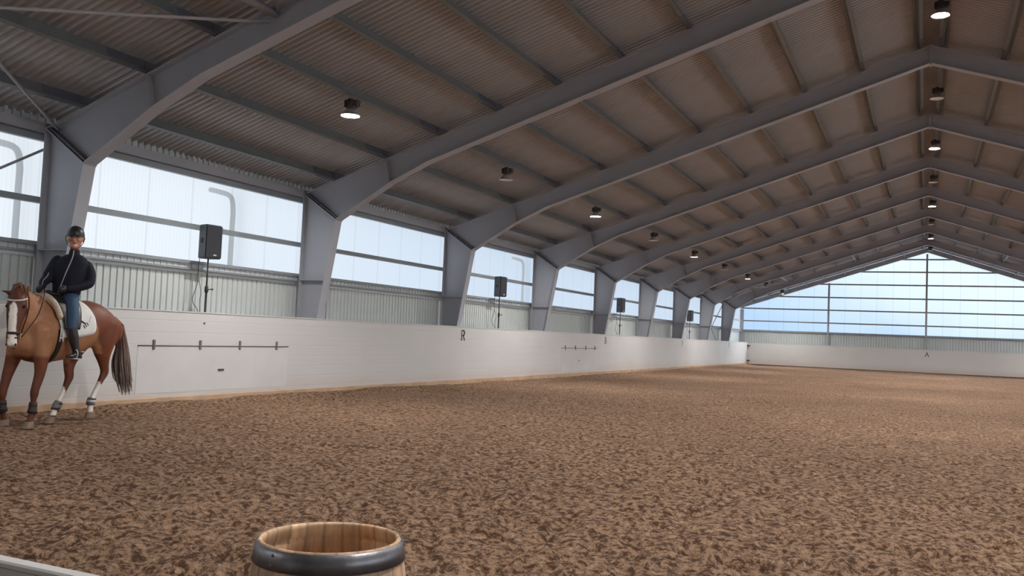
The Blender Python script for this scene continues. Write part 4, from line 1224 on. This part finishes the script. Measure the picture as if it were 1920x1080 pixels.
# helmet with peak and harness
bm = NB(); N_ = 28; top = Vector((0,0,.030)); rings = []
for k in range(0, 9):
    e = k/8*PI/2; rr = math.cos(e); zz = math.sin(e)
    rings.append([HC + top + HS*(.098*rr*math.cos(t)) + HF*((.118 if math.sin(t) > 0 else .122)*rr*math.sin(t)) + Vector((0,0,.116*zz + (-.012*rr*max(0,-math.sin(t))))) for t in np.linspace(0, 2*PI, N_, endpoint=False)])
low = [HC + top + HS*(.099*math.cos(t)) + HF*((.119 if math.sin(t) > 0 else .122)*math.sin(t)) + Vector((0,0,-.012 - .045*max(0,-math.sin(t)))) for t in np.linspace(0, 2*PI, N_, endpoint=False)]
inn = [HC + top + HS*(.088*math.cos(t)) + HF*(.108*math.sin(t)) + Vector((0,0,-.010 - .045*max(0,-math.sin(t)))) for t in np.linspace(0, 2*PI, N_, endpoint=False)]
vr = [[bm.verts.new(v) for v in r] for r in [inn, low] + rings[:-1]]
for a, b in zip(vr, vr[1:]):
    for k in range(N_): bm.faces.new((a[k], a[(k+1) % N_], b[(k+1) % N_], b[k]))
tp = bm.verts.new(HC + top + Vector((0,0,.116)))
for k in range(N_): bm.faces.new((vr[-1][k], vr[-1][(k+1) % N_], tp))
big_head(bm); he = obj('helmet', bm, M['helmet'], rider, True)
bm = NB(); ns = 14
U_ = [];
for k in range(ns+1):
    t = PI*(.16 + .68*k/ns); b = HC + top + HS*(.098*math.cos(t)) + HF*(.116*math.sin(t)) + Vector((0,0,.002))
    e = b + HF*(.042*math.sin(t)**1.5) + Vector((0,0,-.016*math.sin(t)))
    U_.append([bm.verts.new(v) for v in (b, e, e - Vector((0,0,.006)), b - Vector((0,0,.009)))])
for a, b in zip(U_, U_[1:]):
    for j in range(4): bm.faces.new((a[j], a[(j+1) % 4], b[(j+1) % 4], b[j]))
bm.faces.new(U_[0]); bm.faces.new(U_[-1][::-1])
big_head(bm); obj('peak', bm, M['helmet'], he, True)
bm = NB()
for sg in (-1, 1):
    for f0 in (.04, -.05):
        tube(bm, smooth_path([(*(HC + HS*.098*sg + HF*f0 + Vector((0,0,.01))), .004), (*(HC + HS*.085*sg + HF*.012 + Vector((0,0,-.055))), .004), (*(HC + HS*.045*sg + HF*.04 + Vector((0,0,-.11))), .004)], 3), n=6)
tube(bm, [(*(HC + HS*b + HF*.045 + Vector((0,0,-.112))), .004) for b in (-.045, 0, .045)], n=6)
big_head(bm); obj('chin_strap', bm, M['black'], he, True)
M['hair'] = mat('brown_hair', (.07, .04, .022), .6)
bm = NB(); ball(bm, HC - HF*.075 + Vector((0,0,-.06)), 1, (.055, .055, .045), 14); big_head(bm); obj('hair', bm, M['hair'], rider, True)
#HORSE-END

# ------------------------------------------------------------------ daylight
W = bpy.data.worlds.new('World'); S.world = W; W.use_nodes = True
nt = W.node_tree; bg = nt.nodes['Background']
tc = nt.nodes.new('ShaderNodeTexCoord')
sp = nt.nodes.new('ShaderNodeSeparateXYZ'); nt.links.new(tc.outputs['Generated'], sp.inputs[0])
def mth(op, a, b=None, c=None):
    n = nt.nodes.new('ShaderNodeMath'); n.operation = op
    for i, v in enumerate((a, b, c)):
        if v is None: continue
        if isinstance(v, (int, float)): n.inputs[i].default_value = v
        else: nt.links.new(v, n.inputs[i])
    return n.outputs[0]
def mrange(v, a, b, c, d):
    n = nt.nodes.new('ShaderNodeMapRange'); n.interpolation_type = 'SMOOTHSTEP'
    nt.links.new(v, n.inputs[0])
    for i, q in enumerate((a, b, c, d)): n.inputs[i+1].default_value = q
    return n.outputs[0]
# cloud edge: white overcast above, a blue gap low over the far end
nz = nt.nodes.new('ShaderNodeTexNoise'); nz.inputs['Scale'].default_value = 9; nz.inputs['Detail'].default_value = 3
nt.links.new(tc.outputs['Generated'], nz.inputs['Vector'])
zc = mth('ADD', sp.outputs['Z'], mth('MULTIPLY', mth('SUBTRACT', nz.outputs['Fac'], .5), .10))
zc = mth('ADD', zc, mth('MULTIPLY', sp.outputs['X'], .25))
low = mrange(zc, -.03, .07, 1, 0)
fwd = mrange(sp.outputs['Y'], .6, .93, 0, 1)
blue = mth('MULTIPLY', low, fwd)
mx = nt.nodes.new('ShaderNodeMix'); mx.data_type = 'RGBA'
mx.inputs[6].default_value = (.86, .93, 1.0, 1); mx.inputs[7].default_value = (.36, .54, .78, 1)
nt.links.new(blue, mx.inputs[0])
# brighter on the sun's side, behind and to the right of the viewer
dv = nt.nodes.new('ShaderNodeVectorMath'); dv.operation = 'DOT_PRODUCT'
sd = Vector((.88, .12, .46)).normalized(); dv.inputs[1].default_value = sd
nt.links.new(tc.outputs['Generated'], dv.inputs[0])
sun = mrange(dv.outputs['Value'], .52, 1.0, 0, 1)
st = mth('ADD', mth('MULTIPLY', sun, SUNSIDE if 'SUNSIDE' in globals() else 13.0), 1.04)
nt.links.new(mx.outputs[2], bg.inputs['Color']); nt.links.new(st, bg.inputs['Strength'])

# ------------------------------------------------------------------ camera
f_px, yaw, pitch, roll = 1690.17, .4318, .0518, .0419
cy, sy = math.cos(yaw), math.sin(yaw)
fw = Vector((-sy*math.cos(pitch), cy*math.cos(pitch), math.sin(pitch)))
rt = Vector((cy, sy, 0)); up = rt.cross(fw)
r2 = math.cos(roll)*rt + math.sin(roll)*up; u2 = -math.sin(roll)*rt + math.cos(roll)*up
cam = bpy.data.cameras.new('Camera'); cam.sensor_width = 36; cam.lens = f_px / 1920 * 36; cam.clip_end = 500; cam.clip_start = .05
co = bpy.data.objects.new('Camera', cam); COL.objects.link(co)
co.matrix_world = Matrix(((r2.x, u2.x, -fw.x, 0), (r2.y, u2.y, -fw.y, -3.4027), (r2.z, u2.z, -fw.z, 1.3774), (0, 0, 0, 1)))
S.camera = co

S.view_settings.view_transform = 'Standard'; S.view_settings.look = 'None'
S.view_settings.gamma = 1; S.view_settings.use_curve_mapping = False
S.view_settings.exposure = 0.0
S.cycles.max_bounces = 10; S.cycles.diffuse_bounces = 7; S.cycles.glossy_bounces = 3; S.cycles.transmission_bounces = 6
S.cycles.sample_clamp_indirect = 8
S.cycles.use_denoising = True
